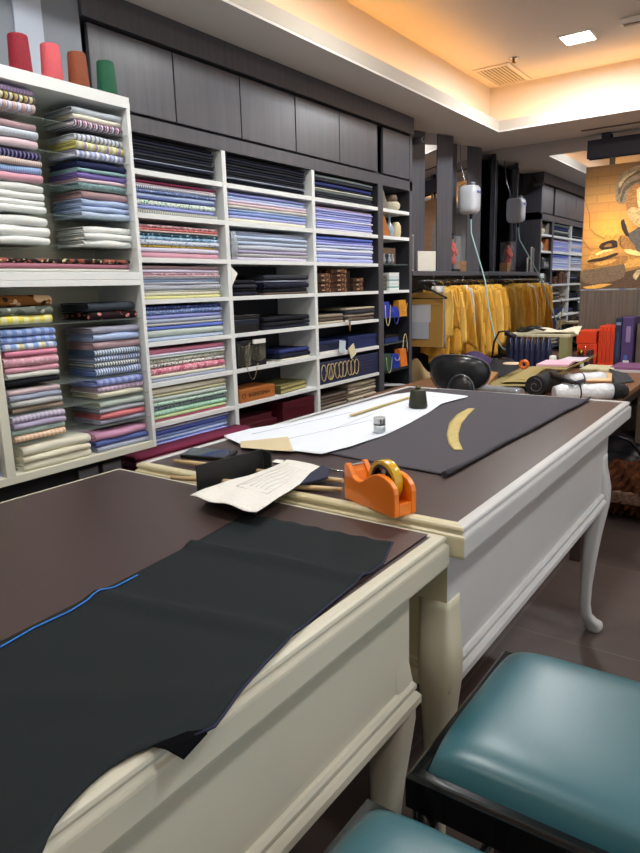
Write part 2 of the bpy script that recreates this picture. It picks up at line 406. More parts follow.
st('wpin', 'white and grey pinstriped', 'D6D6D0', 'stripe', '9FA0A4', None, .005)
st('bpin', 'brown dogtooth', 'BFAE98', 'check', '6F5F58', None, .007)
st('lilacck', 'lilac checked', 'B7AACB', 'check', 'DAD3E4', None, .014)
st('lilacgr', 'lilac-grey', 'B4ABC6'); st('mint', 'mint', 'B6CEC4'); st('orangeck', 'orange checked', 'E6AF86', 'check', 'EFD6BE', None, .014)
st('dgrey', 'dark slate', '3B4149'); st('redflo', 'black fabric with red flowers', '1E1216', 'floral', 'D68A84', '2A0F14', .024)
st('greylilac', 'grey-lilac', 'A8A9BA'); st('strA', 'grey, white and blue striped', 'CBD5DE', 'stripe', '5E7794', None, .0105, .45)
st('strB', 'blue and white striped', 'D9DFE8', 'stripe', '6E86BE', None, .0105, .5)
st('strC', 'grey and white striped', 'DEE0DC', 'stripe', '5F6D74', None, .0105, .45)
st('bluebig', 'periwinkle checked', '8592D0', 'check', 'A9B4E2', None, .026)
st('mauveck', 'mauve checked', 'B59CB8', 'check', 'CDBACC', None, .018)
st('creamst', 'cream striped', 'E4E2CE', 'stripe', 'C2BFA8', None, .008)
st('palegreen', 'pale grey-green', 'BFCBC2'); st('navyck', 'navy and white checked', '2C3550', 'check', 'D9DDE4', None, .010)
st('coral', 'coral pink', 'D87F84'); st('pinksat', 'pink satin', 'CF9AB8'); st('navyblue', 'slate blue', '5F6CA8')
st('burg', 'burgundy', '7A2C48'); st('bluedot', 'blue dotted', '6D83B6', 'dots', 'C8D2EA', None, .008)
st('greendot', 'green and white dotted', 'DDE8DE', 'dots', '4E9A76', None, .010)
st('wgreyck', 'white and grey checked', 'E2E2DA', 'check', '8A8C84', None, .012)
st('pinkbrown', 'pink-brown flecked', 'B58E94', 'floral', '5E4450', 'D8B8B8', .010)
st('coralred', 'coral red', 'D0706E', 'floral', 'E2A49A', None, .02)
st('tealflo', 'dark teal floral', '36525C', 'floral', '9FC2D4', '2B3A44', .014)
st('blueflo', 'light blue floral', '9CC0DA', 'floral', 'DCE6EE', '6E9AC2', .014)
st('wblueflo', 'white and blue floral', 'D5DCE6', 'floral', '8CA2C6', None, .012)
st('ochre', 'yellow ochre', 'D9BE62', 'floral', '8C7A4A', None, .014)
st('lavwhite', 'lavender white', 'D8D3E6'); st('zigzag', 'navy and white zigzag', '3C4560', 'check', 'D8DCE4', None, .009)
st('paleyel', 'pale yellow', 'E0DE9C'); st('navyprint', 'navy printed', '3E4C86', 'floral', '8D9AC8', None, .012)
st('royal', 'royal blue', '6A80D6'); st('lavblue', 'lavender blue', '9AA3E0'); st('peri', 'pale periwinkle', 'B3B8EA'); st('bwdots', 'black and white speckled', 'D8D6D0', 'dots', '2B2A2E', None, .010)
st('creamflo', 'cream and grey floral', 'D6D6C6', 'floral', '8C8F84', 'BDBFAE', .012)
st('pinkflo', 'pink patterned', 'DE8FA0', 'dots', 'F2D6DC', 'C86A80', .012)
st('oliveP', 'pale olive', 'C8C6A2'); st('mintflo', 'mint floral', 'BDD8C8', 'floral', '8FB6A2', None, .012)
st('greynavy', 'grey-navy patterned', '9AA4AE', 'dots', '4A566A', None, .009)
st('lime', 'yellow-green', 'C6D6A2'); st('green', 'mint green', 'A2D2B6', 'dots', 'C8E2D0', None, .012)
st('pinkred', 'pinkish red', 'D0708A'); st('dknavy', 'very dark navy', '1D2030'); st('dkgrey', 'charcoal', '2A2B32'); st('inky', 'inky black', '17181F'); st('slatebk', 'dark slate grey', '34363E')
st('greygreen', 'grey-green', '6B7474'); st('indigo', 'indigo', '333A70'); st('brownw', 'brown wool', '5E5148'); st('beige', 'beige', 'B9AE98'); st('taupe', 'taupe', '8E8273')
st('pinkcream', 'pinkish cream', 'DDC6BE'); st('iceblue', 'ice blue', 'CBD6F0'); st('bwhite', 'bluish white', 'DCE0EE')
def cloth(kind): d, a, k = D[kind]; return fab(*a, **k)
LEG = 0
def lay_stack(kinds, xf, y0, y1, zbase, hs, place, group, depth=.27, jit=.006, nm='folded_fabric', noun='shirting', idx0=0, total=None, **k):
    """items listed from the top down; built from the bottom up"""
    global LEG
    n = len(kinds); tot = total or n; z = zbase+.0006
    for i in range(n-1, -1, -1):
        kd = kinds[i]; h = hs[i]; LEG += 1
        rnd = random.Random(LEG); j1, j2, j3 = rnd.uniform(-jit, jit), rnd.uniform(-jit, jit), rnd.uniform(-jit, jit*.3)
        kw = dict(k)
        if kd in ('white', 'cream', 'ivory'): kw.setdefault('puff', .25)
        o = folded(xf-.004+j3, y0+abs(j1), y1-abs(j2), z, h, depth, cloth(kd), wob=min(.0015, h*.06), seed=LEG, nm=nm, **kw)
        tag(o, '%s %s, %s %s' % (D[kd][0], noun, ordn(idx0+i, tot), place), 'fabric', group)
        z += h+(.0007 if h > .006 else .0003)
    return z

# ---- free-standing unit at the near left
UX, UB = -1.85, -2.095
unit = thing('shelf_unit', 'white open shelf unit nearest the camera with thread cones on top', 'shelving', (-1.97, 1.0, 0))
UY0, UY1 = .42, 1.553
B(UB, UX, UY0, UY1, 1.961, 1.977+.001).build('top_board', WHITE, unit, bevel=.001)
B(UB, UX+.001, UY0, UY1, 1.943, 1.961).build('top_rail', WHITE, unit)
B(UB, UX, UY1-.014, UY1, .80, 1.943).build('side_panel', WHITE, unit, bevel=.001)
B(UB, UX, UY0, UY0+.02, .80, 1.943).build('side_panel', WHITE, unit, bevel=.001)
B(UB, UX, UY0+.02, UY1-.014, 1.376, 1.395).build('lower_cross_board', WHITE, unit, bevel=.001)
B(UB, UX, UY0+.02, UY1-.014, 1.3955, 1.419).build('upper_cross_board', WHITE, unit, bevel=.001)
B(UB, UX, UY0+.02, UY1-.014, .80, .824).build('bottom_board', CREAMLAM, unit, bevel=.001)
B(UB, UX, .985, 1.013, .824, 1.376).build('divider', CREAMLAM, unit, bevel=.001)
B(UB, UX, .45+.3, .79, 1.419, 1.943).build('divider', CREAMLAM, unit, bevel=.001)
B(UB-.002, UB+.004, UY0+.005, UY1-.005, .80, 1.96).build('back_board', mat('greige_board', 'BDB9A4', .7), unit)
gl_u = [1.861, 1.772, 1.677, 1.590, 1.500]; gl_l = [1.2655, 1.079, 1.0035, .9145]
for z in gl_u: B(UB+.006, UX-.006, .79, UY1-.014, z-.004, z-.0005).build('glass_shelf', GLASS, unit)
for z in gl_l: B(UB+.006, UX-.006, 1.013, UY1-.014, z-.004, z-.0005).build('glass_shelf', GLASS, unit)
base = thing('low_cabinet', 'black low cabinet holding the near white shelf unit off the floor', 'cabinet', (-1.97, 1.0, 0))
B(UB, UX-.05, UY0, 1.435, 0, .799).build('body', mat('black_cabinet', '17161A', .5), base, bevel=.002)
for yy in (1.25, 1.345): B(UX-.049, UX-.04, yy, yy+.075, .60, .775).build('label_plate', mat('grey_plate', '6D6C70', .4), base)
def dzs(vs, sc_=.00298): return [(b-a)*sc_ for a, b in vs]
gU, gL = 'folded shirtings in the upper part of the white unit', 'folded shirtings in the lower part of the white unit'
pUR, pUL, pLR, pLL = 'of upper stack by white side panel', 'of upper stack at the picture edge', 'of lower stack by white side panel', 'of lower stack by cream divider'
SX = UX-.012
def groups(gr, y0, y1, place, group, noun='shirting', dep=.155):
    tot = sum(len(g[1]) for g in gr); i = 0
    for zb, items, gap in gr:
        ks = [a for a, _ in items]; hs = [h for _, h in items]
        s = sum(hs)+.0009*len(hs); f = min(1, gap/s); hs = [h*f for h in hs]
        lay_stack(ks, SX, y0, y1, zb, hs, place, group, depth=dep, noun=noun, idx0=i, total=tot); i += len(items)
groups([(gl_u[0], [('pin', .020), ('ivory', .016), ('pinknavy', .022)], .062),
        (gl_u[1], [('lilacst', .022), ('yellst', .024), ('bluest', .024)], .075),
        (gl_u[2], [('navy', .020), ('teal', .012), ('purplest', .017), ('pinkck', .012), ('tealdot', .020)], .086),
        (gl_u[3], [('mauve', .024), ('ltblue', .020), ('ltblue', .018), ('paleblue', .019)], .083),
        (gl_u[4], [('white', .021), ('white', .020), ('white', .022)], .065)], 1.343, 1.533, pUR, gU)
groups([(gl_u[0]+.012, [('lilac', .015), ('yelblk', .020), ('pastel', .024)], .062),
        (gl_u[1], [('mauve', .020), ('pin', .024), ('palepink', .026)], .072),
        (gl_u[2], [('navypur', .023), ('brownpin', .019), ('blueck', .021), ('pink', .024)], .088),
        (gl_u[3], [('white', .024), ('white', .023), ('white', .017), ('white', .022)], .083),
        (gl_u[4], [('white', .028), ('white', .030), ('white', .022)], .082)], 1.0, 1.222, pUL, gU)
lay_stack(['blackgold', 'mauvepink', 'greywhite'], UX-.01, .80, 1.515, 1.419, [.014, .016, .010], 'of wide flat pile on cross boards', gU, depth=.20, noun='wide folded cloth')
groups([(gl_l[0], [('dgrey', .030), ('redflo', .026)], .075),
        (gl_l[1], [('greylilac', .022), ('ltblue', .025), ('mauve', .026), ('strA', .021), ('strB', .020), ('strC', .017), ('strB', .028)], .172),
        (gl_l[2], [('bluebig', .027), ('mauveck', .021), ('creamst', .021)], .066),
        (gl_l[3], [('palegreen', .024), ('navyck', .019), ('coral', .022), ('greylilac', .016)], .080)], 1.337, 1.532, pLR, gL)
groups([(gl_l[0]+.001, [('browngold', .034), ('greyflo', .024), ('yellow', .027)], .088),
        (gl_l[1]+.008, [('bluepl', .022), ('bluepl', .021), ('multist', .022), ('hotpink', .018), ('pinkpat', .032), ('pink', .018), ('greywhite', .018), ('black', .020)], .168),
        (gl_l[2]-.0005, [('palepink', .020), ('greyblue', .018), ('wpin', .022), ('bpin', .020)], .074),
        (gl_l[3], [('lilacck', .022), ('lilacgr', .020), ('mint', .018), ('orangeck', .022)], .083)], 1.03, 1.208, pLL, gL)
lay_stack(['pinksat', 'navyblue', 'greyblue'], UX-.006, 1.31, 1.532, .824, [.026, .019, .018], 'of purplish pile on bottom board', gL, depth=.205, noun='shirting')
lay_stack(['ivory', 'cream', 'ivory'], UX-.004, 1.045, 1.29, .824, [.030, .020, .024], 'of thick cream pile on bottom board', gL, depth=.205, noun='shirting')
lay_stack(['bluedot', 'strB', 'navyck', 'bluebig'], UX-.012, .80, .975, .824, [.022, .022, .022, .024], 'of pile beyond cream divider', gL, depth=.21)
# cones of thread
def cone(u1, v1, u2, v2, col, lab):
    a = px(u1, v1, -1.87); p = px(u2, v2, -1.87); y = (a.y+p.y)/2+.008
    r = thing('thread_cone', lab, 'thread', (-1.885, y, 1.9785), 'thread cones on top of the white unit')
    h = .100
    MB().lathe([(.031, .002), (.0315, .006), (.0275, h-.004), (.026, h)], n=28).build('thread', mat('thread_'+col, col, .7, bump=(250, .3)), r, local=True)
    MB().lathe([(.030, 0), (.029, .0019)], n=24).build('cone_base', CARD, r, local=True)
    MB().lathe([(.013, h-.001), (.012, h+.004), (.007, h+.004), (.007, h-.001)], n=16).build('cone_tip', mat('cone_tip', '3A2A22', .6), r, local=True)
cone(9, 34, 30, 70, '8E1428', 'dark red thread cone standing farthest from the green one')
cone(41, 42, 62, 78, 'D85E66', 'salmon pink thread cone standing between dark red and brown ones')
cone(69, 52, 88, 86, '8A4626', 'rust brown thread cone standing between pink and green ones')
cone(98, 58, 116, 93, '0E5A3C', 'bottle green thread cone standing beside the unit corner')

# ---- bolts in the wall shelving
def shelf_row(bay, row, kinds, weights=None, fill=.93, y0=None, y1=None, noun='fabric bolt', place=None, nm='fabric_bolt', group=None, jit=.01, depth=.23, xf=-.012):
    a, b_, _ = cols[bay]; a = (a+.012 if y0 is None else y0); b_ = (b_-.03 if y1 is None else y1)
    zb = SH[row][0]; top = 1.948 if row == 0 else SH[row-1][1]; H = (top-zb)*fill
    weights = weights or [1]*len(kinds); s = sum(weights); hs = [max(.004, H*w/s-.0008) for w in weights]
    bayname = ['bay by white unit', 'middle bay', 'bay by dark pillar', 'narrow dark bay'][bay]
    rown = ['top shelf', 'second shelf', 'third shelf', 'fourth shelf', 'fifth shelf', 'sixth shelf', 'seventh shelf', 'eighth shelf'][row]
    place = place or 'on %s, %s' % (rown, bayname)
    lay_stack(kinds, X0+xf, a, b_, zb, hs, place, group or 'cloth on the %s of the %s' % (rown, bayname), depth=depth, jit=jit, nm=nm, noun=noun, plies=2)
shelf_row(0, 0, ['inky', 'dknavy', 'dkgrey', 'inky', 'dknavy', 'slatebk', 'inky', 'greyblue', 'dknavy', 'inky', 'dkgrey'], [1.2, 1, 1, 1, 1, 1, 1, .3, 1, 1, 1], .96, noun='suiting')
shelf_row(0, 1, ['burg', 'palepink', 'navyck', 'bluedot', 'ltblue', 'navyblue', 'greendot', 'lavblue', 'wgreyck'], [2.5, 2, 4, 3, 5, 1.5, 6, 4, 4.5], .9, noun='shirting')
shelf_row(0, 2, ['pinkbrown', 'coralred', 'pinkcream', 'tealflo', 'blueflo', 'wblueflo', 'ochre', 'lavwhite', 'pink'], [3.5, 2.5, 2, 4, 3.5, 5, 2.7, 5, 6], .88, noun='shirting')
shelf_row(0, 3, ['mauve', 'lavwhite', 'pinkbrown', 'pinkck', 'navyck', 'ltblue', 'navyck', 'zigzag', 'greywhite', 'creamst', 'paleyel'], [3.6, 4.3, 2.6, 2, 2, 3.4, 3.3, 6, 2, 4, 3.6], .93, noun='shirting')
shelf_row(0, 4, ['navyprint', 'bluedot', 'lavblue', 'greyblue', 'wpin', 'royal', 'palegreen', 'paleblue'], [3.4, 5, 4.5, 4.3, 2.6, 4.2, 6.4, 4.8], .94, noun='shirting')
shelf_row(0, 5, ['hotpink', 'lavwhite', 'palegreen', 'creamflo', 'bwdots', 'pinkflo', 'ivory', 'greyblue'], [4.5, 3, 2, 5, 4, 7.7, 3.5, 3.5], .9, noun='shirting')
shelf_row(0, 6, ['cream', 'oliveP', 'palegreen', 'mintflo', 'greynavy', 'green', 'lime', 'pinkred'], [4.6, 2.6, 4.4, 3.4, 4, 4.7, 2.5, 2.5], .93, noun='shirting')
shelf_row(0, 7, ['greyblue', 'royal', 'blue', 'ltblue', 'lavblue', 'burg', 'pinkred', 'burg'], [2.6, 5, 2.6, 4.3, 6, 4, 3, 5], .95, noun='shirting')
shelf_row(1, 0, ['inky', 'dknavy', 'inky', 'dkgrey', 'dknavy', 'slatebk', 'inky', 'dkgrey', 'greyblue', 'dknavy', 'inky'], [1.2, 1, 1, 1, 1, 1, 1, 1, .3, 1.2, 1], .94, noun='suiting')
shelf_row(1, 1, ['lavblue', 'ltblue', 'lavwhite', 'palepink', 'greywhite', 'ltblue', 'blue', 'peri', 'ivory'], [2, 2.2, 2, 2, 2, 1.5, 2.5, 2, 2.6], .92, noun='shirting')
shelf_row(1, 2, ['greyblue', 'paleblue', 'navyck', 'paleblue', 'lilacst', 'lilacgr', 'wpin', 'lavwhite'], [3, 2.5, .8, 2.5, 3.5, 2, 2, 2.5], .9, y0=2.325, noun='shirting')
shelf_row(2, 0, ['greygreen', 'slatebk', 'indigo', 'dknavy', 'ivory', 'greygreen', 'slatebk', 'dkgrey'], [2, 1.5, 2.5, 1.2, .7, 1.8, 1.5, 2], .93, noun='suiting')
shelf_row(2, 1, ['mauveck', 'peri', 'lavblue', 'peri', 'lavblue', 'bwhite', 'peri', 'lavblue', 'peri', 'lavwhite'], [2, 2, 1.7, 2, 2, 1.8, 2, 2, 2.2, 2], .88, noun='shirting')
shelf_row(2, 2, ['royal', 'lavblue', 'peri', 'iceblue', 'bwhite', 'lavblue', 'iceblue', 'peri'], [2, 2, 1.7, 2, 3, 1.2, 2.5, 3], .93, noun='shirting')
# dark garments folded on shelves
shelf_row(1, 3, ['black', 'slatebk', 'inky', 'dknavy'], [1.3, 1, 1, 1.2], .52, y0=2.285, y1=2.47, noun='folded garment', place='in small pile, fourth shelf', nm='folded_garment', group='dark garments on the fourth shelf')
shelf_row(1, 3, ['slatebk', 'greyblue', 'dknavy', 'inky', 'brownw'], [1.4, .5, 1.5, 1, .6], .68, y0=2.51, y1=2.885, noun='folded jacket', place='in wide pile, fourth shelf', nm='folded_garment', group='dark garments on the fourth shelf')
shelf_row(1, 4, ['inky', 'black', 'dknavy'], [1.3, 1, .8], .42, y0=2.50, y1=2.895, noun='folded jacket', place='in pile, fifth shelf, middle bay', nm='folded_garment', group='dark garments on the fifth shelf')
shelf_row(1, 5, ['indigo', 'dknavy', 'ivory'], [1.2, 1.4, .5], .38, y0=2.62, y1=2.89, noun='folded trousers', place='on the sixth shelf, middle bay', nm='folded_garment', group='dark garments on the sixth shelf')
shelf_row(2, 4, ['taupe', 'brownw', 'beige'], [1, 1.2, .8], .34, y0=2.955, y1=3.22, noun='folded cloth', place='in low pile by dark pillar', group='folded cloth on the fifth shelf')
shelf_row(2, 4, ['beige', 'slatebk', 'taupe', 'brownw'], [.5, 1, .6, 1], .52, y0=3.235, y1=3.57, noun='folded cloth', place='in taller pile by dark pillar', group='folded cloth on the fifth shelf')

one(B(-2.093, -1.992, 1.56, 2.24, 0, .655), 'low_bench', BLACK, 'black low bench under the burgundy bolts behind the far cutting table', 'bench', bevel=.003)
lay_stack(['burg', 'mauvepink', 'burg', 'burg'], -1.985, 1.565, 2.235, .656, [.022, .016, .018, .020], 'of pile on the black bench', 'burgundy bolts on the black bench', depth=.095, nm='fabric_bolt', noun='cloth bolt')
# ================================================================ other shelf contents
def shz(row): return SH[row][0]+.0008
NAVYB = mat('navy_box', '1C2A5A', .5); MAROON = mat('maroon_box', '4E1420', .35, coat=.2); KRAFT = mat('kraft_card', 'B59A6C', .8)
# black lidded boxes at the left of the middle bay
def small_box(x1, y0, y1, z0, h, d, body, lid, lab, cat='box', group=None, name='storage_box', lidh=.3):
    r = thing(name, lab, cat, ((x1-d/2), (y0+y1)/2, z0), group)
    B(x1-d, x1-.002, y0+.001, y1-.001, z0, z0+h*(1-lidh)).build('box_body', body, r, bevel=.002)
    B(x1-d-.001, x1, y0, y1, z0+h*(1-lidh)+.0005, z0+h).build('lid', lid, r, bevel=.002)
    return r
small_box(-2.12, 2.29, 2.47, shz(4), .060, .22, BLACK, mat('dark_blue_lid', '1B2334', .35), 'black and blue flat box on the fifth shelf by the upright', lidh=.4)
small_box(-2.13, 2.276, 2.49, SH[4][0]+.062, .02, .2, BLACK, BLACK, 'thin black box lying on the black and blue box', lidh=.5)
# chain display box on the sixth shelf
r = thing('chain_display', 'black display block hung with silver chains on the sixth shelf', 'jewellery display', (-2.14, 2.39, shz(5)))
B(-2.22, -2.108, 2.285, 2.50, shz(5), shz(5)+.125).build('display_block', mat('black_velvet', '101018', .9), r, bevel=.003)
CH = mat('chain_silver', 'A9A48C', .3, metal=1)
for k in range(9):
    zz = shz(5)+.115-k*.012
    for (ya, yb) in ((2.292, 2.385), (2.395, 2.49)):
        if k > 6 and ya > 2.39: continue
        pts = [(-2.105, ya+(yb-ya)*s/12, zz-.018*math.sin(PI*s/12)-.003*math.sin(s*2.1+k)) for s in range(13)]
        MB().tube(pts, .0013, 5).build('chain', CH, r)
pts = [(-2.095, 2.335+.085*s/12, shz(5)+.015-.075*math.sin(PI*s/12)) for s in range(13)]
MB().tube(pts, .0015, 5).build('chain', CH, r)
tag(one(B(-2.106, -2.100, 2.40, 2.49, shz(5)+.108, shz(5)+.128), 'price_card', CARD, 'small white label card at the top of the chain display', 'label card'))
# wooden lettered box and green book on the seventh shelf
z7 = shz(6)
r = thing('wooden_box', 'orange-brown wooden box with dark lettering on the seventh shelf', 'box', (-2.16, 2.42, z7))
OW = grain('orange_wood', 'B5703A', 'A25E2C', 8, (3, .6, 8), .4, .4)
B(-2.25, -2.112, 2.30, 2.56, z7, z7+.062).build('box_body', OW, r, bevel=.003)
M = Matrix.Translation((-2.1115+.14*0, 2.44, z7+.031)) @ Matrix.Rotation(PI/2, 4, 'Z') @ Matrix.Rotation(PI/2, 4, 'X')
M.translation = Vector((-2.1115, 2.44, z7+.031)) - Vector(r.location)
text_part('BUSINESSMEN', .026, M, mat('burnt_lettering', '4A2A14', .7), r)
mb = MB(); mb.tube([(-2.1108, 2.325+.012*math.cos(a), z7+.031+.012*math.sin(a)) for a in [i*PI/8 for i in range(16)]], .0016, 5, closed=True)
mb.build('round_emblem', MATS['burnt_lettering'], r)
for k, (lab, mm, z0, hh) in enumerate((('olive green cloth-bound book lying under another, seventh shelf', mat('olive_cloth', '5C5A34', .7), z7, .022), ('olive green book on top of the other olive book', mat('olive_cloth2', '6A6638', .7), z7+.0235, .02))):
    r = thing('book', lab, 'book', (-2.2, 2.72, z0), 'olive books')
    M2 = Matrix.Translation((-2.215, 2.73, z0)) @ Matrix.Rotation(.12, 4, 'Z')
    B(-.09, .09, -.14, .13, 0, .003, M=M2).box(-.09, .09, -.14, .13, hh-.003, hh, M=M2).box(-.09, .09, -.14, -.137, .003, hh-.003, M=M2).build('cover', mm, r)
    B(-.086, .086, -.136, .126, .0035, hh-.0035, M=M2).build('pages', mat('page_edges', 'C8B878', .8), r)
z8 = shz(7)
for lab, a, b_, h, x1 in (('long maroon box lying on the eighth shelf by the upright', 2.29, 2.57, .05, -2.115), ('thin maroon box lying on the long maroon box', 2.30, 2.55, .03, -2.13), ('tall maroon box with a thin white line, eighth shelf', 2.62, 2.90, .115, -2.112)):
    zz = z8+(.0512 if 'thin' in lab[:5] else 0); r = small_box(x1, a, b_, zz, h, .25, MAROON, MAROON, lab, group='maroon boxes')
# transparent bag hanging at the left of middle bay, third row
r = thing('plastic_bag', 'clear plastic bag bulging beside the shirtings of the middle bay', 'bag', (-2.11, 2.3, shz(2)))
def bagf(a, b_):
    y = 2.279+.035*b_; z = shz(2)+.004+.12*a
    return (-2.10+.022*math.sin(PI*a)*math.sin(PI*b_)+.003*math.sin(a*17+b_*9), y, z)
MB().grid(bagf, 14, 8, 0, .0008).build('film', mat('clear_film', 'E8EEF2', .12, alpha=.25, spec=.6), r)
tag(one(MB().prism([(-2.1, 2.27, 1.455), (-2.1, 2.31, 1.425), (-2.1, 2.27, 1.37)], (.002, 0, 0)), 'paper_tag', CARD, 'white triangular paper tag on the upright by the dark garments', 'tag'))
# patterned brown boxes, fourth shelf by the dark pillar
BR = fab('5A3A2A', 'floral', '8A6A50', '3A2418', .02)
k = 0
for (a, b_, n, place) in ((2.952, 3.095, 4, 'first pile'), (3.10, 3.26, 5, 'middle pile'), (3.32, 3.44, 3, 'last pile')):
    for i in range(n):
        z0 = shz(3)+i*.0262
        r = thing('gift_box', 'brown patterned small box, %s from the shelf, %s, fourth shelf' % (['lowest', 'second', 'third', 'fourth', 'fifth'][i], place), 'box', (-2.18, (a+b_)/2, z0), 'brown patterned boxes on the fourth shelf')
        B(-2.26, -2.116-.004*(i % 2), a+.002, b_-.003, z0, z0+.0255).build('box_body', BR, r, bevel=.003)
        B(-2.1155-.004*(i % 2), -2.1145-.004*(i % 2), (a+b_)/2-.02, (a+b_)/2+.01, z0+.010, z0+.018).build('clasp', mat('tan_clasp', 'A88A6A', .5), r)
B_ = one(B(-2.25, -2.13, 3.275, 3.31, shz(3), shz(3)+.12), 'box_file', BLACK, 'upright black box between piles of brown patterned boxes', 'box', bevel=.002)
# key ring / tag on the fifth shelf
r = thing('key_bunch', 'bunch of keys with a tassel hanging off the fifth shelf edge', 'keys', (-2.09, 3.235, SH[4][0]))
MB().tube([(-2.085, 3.235+.014*math.cos(a), 1.165+.014*math.sin(a)) for a in [i*PI/7 for i in range(14)]], .002, 5, closed=True).build('ring', STEEL, r)
MB().box(-2.092, -2.088, 3.19, 3.23, 1.152, 1.164).build('tag', CARD, r)
MB().lathe([(.004, 0), (.007, -.02), (.004, -.05)], (-2.088, 3.235, 1.15), 8).build('tassel', mat('tassel', '8A6A48', .9), r)
# navy boxes, sixth shelf
z6 = shz(5)
small_box(-2.115, 3.26, 3.585, z6, .075, .25, NAVYB, NAVYB, 'long navy blue box with a card on the sixth shelf', group='navy boxes')
small_box(-2.13, 2.95, 3.25, z6+.013, .055, .24, mat('navy_dark', '141B38', .5), NAVYB, 'dark navy box behind the loose paper on the sixth shelf', group='navy boxes')
one(B(-2.28, -2.108, 2.955, 3.22, z6, z6+.012), 'paper_pad', CARD, 'white paper pad lying under the dark navy box', 'paper', bevel=.001)
for lab, y, dz, an, mm in (('pale blue card propped on the sixth shelf edge', 3.155, .0, -.15, mat('pale_blue_card', 'C4D4DC', .8)), ('cream swing tag hanging over the sixth shelf edge', 3.26, -.035, .45, mat('cream_tag', 'DDD6B0', .8))):
    M2 = Matrix.Translation((-2.09, y, z6+.03+dz)) @ Matrix.Rotation(an, 4, 'X')
    one(B(-.001, .001, -.032, .032, -.035, .035, M=M2), 'swing_tag', mm, lab, 'tag')
# navy box with gold cords, seventh shelf
r = thing('tassel_box', 'navy box hung with a row of gold cord loops, seventh shelf', 'box', (-2.12, 3.26, z7))
B(-2.30, -2.108, 2.95, 3.585, z7, z7+.125).build('box_body', mat('navy_leather', '232A4A', .5), r, bevel=.004)
ROPE = mat('gold_cord', 'C9B27C', .6)
for k in range(9):
    y = 2.985+k*.043+(.01 if k == 1 else 0); tw = .012*math.sin(k*2.3)
    pts = [(-2.104+.003*math.sin(a), y+.019*math.sin(a)+tw*(1-math.cos(a))*.5, z7+.065+.045*math.cos(a)) for a in [i*2*PI/18 for i in range(18)]]
    MB().tube(pts, .0028, 6, closed=True).build('cord_loop', ROPE, r)
for j in range(5):
    B(-2.1079, -2.1065, 3.37, 3.54, z7+.022+j*.02, z7+.024+j*.02).build('stitched_line', mat('stitch_blue', '4A5378', .7), r)
# folded beige cloth, eighth shelf
shelf_row(2, 7, ['brownw', 'taupe', 'brownw', 'taupe', 'brownw'], [1, 1, 1, 1, 1], .66, y0=2.955, y1=3.24, noun='suiting', place='in low pile, eighth shelf, by dark pillar', group='wool on the eighth shelf')
shelf_row(2, 7, ['beige', 'taupe', 'beige', 'taupe', 'beige', 'beige'], [1, .8, 1, .8, 1, 1], .86, y0=3.25, y1=3.575, noun='suiting', place='in high pile, eighth shelf, by dark pillar', group='wool on the eighth shelf')

# narrow dark bay
zA, zB_, zC, zD, zE, zF, zG = [shz(i) for i in range(7)]
r = thing('pyramid_ornament', 'grey sloping stone ornament on the highest narrow shelf', 'ornament', (-2.2, 3.74, zA))
MB().prism([(-2.13, 3.655, zA), (-2.13, 3.78, zA), (-2.13, 3.71, zA+.11), (-2.13, 3.655, zA+.12)], (-.07, 0, 0)).build('slab', grain('grey_stone', '8A8478', '6E685E', 12, (1, 1, 1), .6), r, bevel=.003)
r = thing('knitted_basket', 'cream knitted basket with brown lid on the narrow shelf', 'basket', (-2.17, 3.87, zA))
MB().lathe([(.04, 0), (.058, .02), (.06, .04), (.048, .055)], (-2.17, 3.87, zA), 20).build('bowl', mat('cream_knit', 'CFC6AC', .9, bump=(90, .9)), r)
MB().lathe([(.04, .0555), (.042, .08), (.036, .098)], (-2.17, 3.87, zA), 16).build('lid', mat('brown_lid', '6A5442', .6), r)
r = thing('wooden_wedge', 'orange wooden sloping ornament on the second narrow shelf', 'ornament', (-2.18, 3.72, zB_))
MB().prism([(-2.13, 3.655, zB_), (-2.13, 3.80, zB_), (-2.13, 3.72, zB_+.125), (-2.13, 3.655, zB_+.125)], (-.05, 0, 0)).build('slab', OW, r, bevel=.003)
MB().lathe([(.004, 0), (.006, .003), (.004, .006)], (0, 0, 0), 10, M=Matrix.Rotation(PI/2, 3, 'Y')).build('knob', mat('dark_knob', '3A1E10', .4), r).location = Vector((-2.129, 3.70, zB_+.055))-r.location
r = thing('blue_vase', 'small pale blue bottle vase on the second narrow shelf', 'vase', (-2.16, 3.83, zB_))
MB().lathe([(.018, 0), (.03, .02), (.032, .05), (.016, .078), (.009, .095), (.009, .115), (.014, .13)], (-2.16, 3.83, zB_), 18).build('body', mat('pale_blue_glaze', '8FA8B8', .2, coat=.4), r)
r = thing('cream_vase', 'cream round vase beside the pale blue bottle', 'vase', (-2.15, 3.90, zB_))
MB().lathe([(.028, 0), (.034, .03), (.032, .07), (.022, .09), (.018, .095)], (-2.15, 3.90, zB_), 18).build('body', mat('cream_glaze', 'D8C49C', .3, coat=.3), r)
r = thing('glass_clock', 'dark glass case with pale figures on the third narrow shelf', 'ornament', (-2.18, 3.77, zC+.0))
B(-2.2, -2.13, 3.66, 3.86, zC, zC+.1).build('case', mat('smoky_glass', '303640', .15, coat=.5), r, bevel=.003)
for yy in (3.69, 3.76, 3.80): MB().lathe([(.008, 0), (.014, .02), (.006, .05), (.009, .06)], (-2.122, yy, zC+.001), 10).build('figure', mat('silver_figure', '9AA0A6', .4), r)
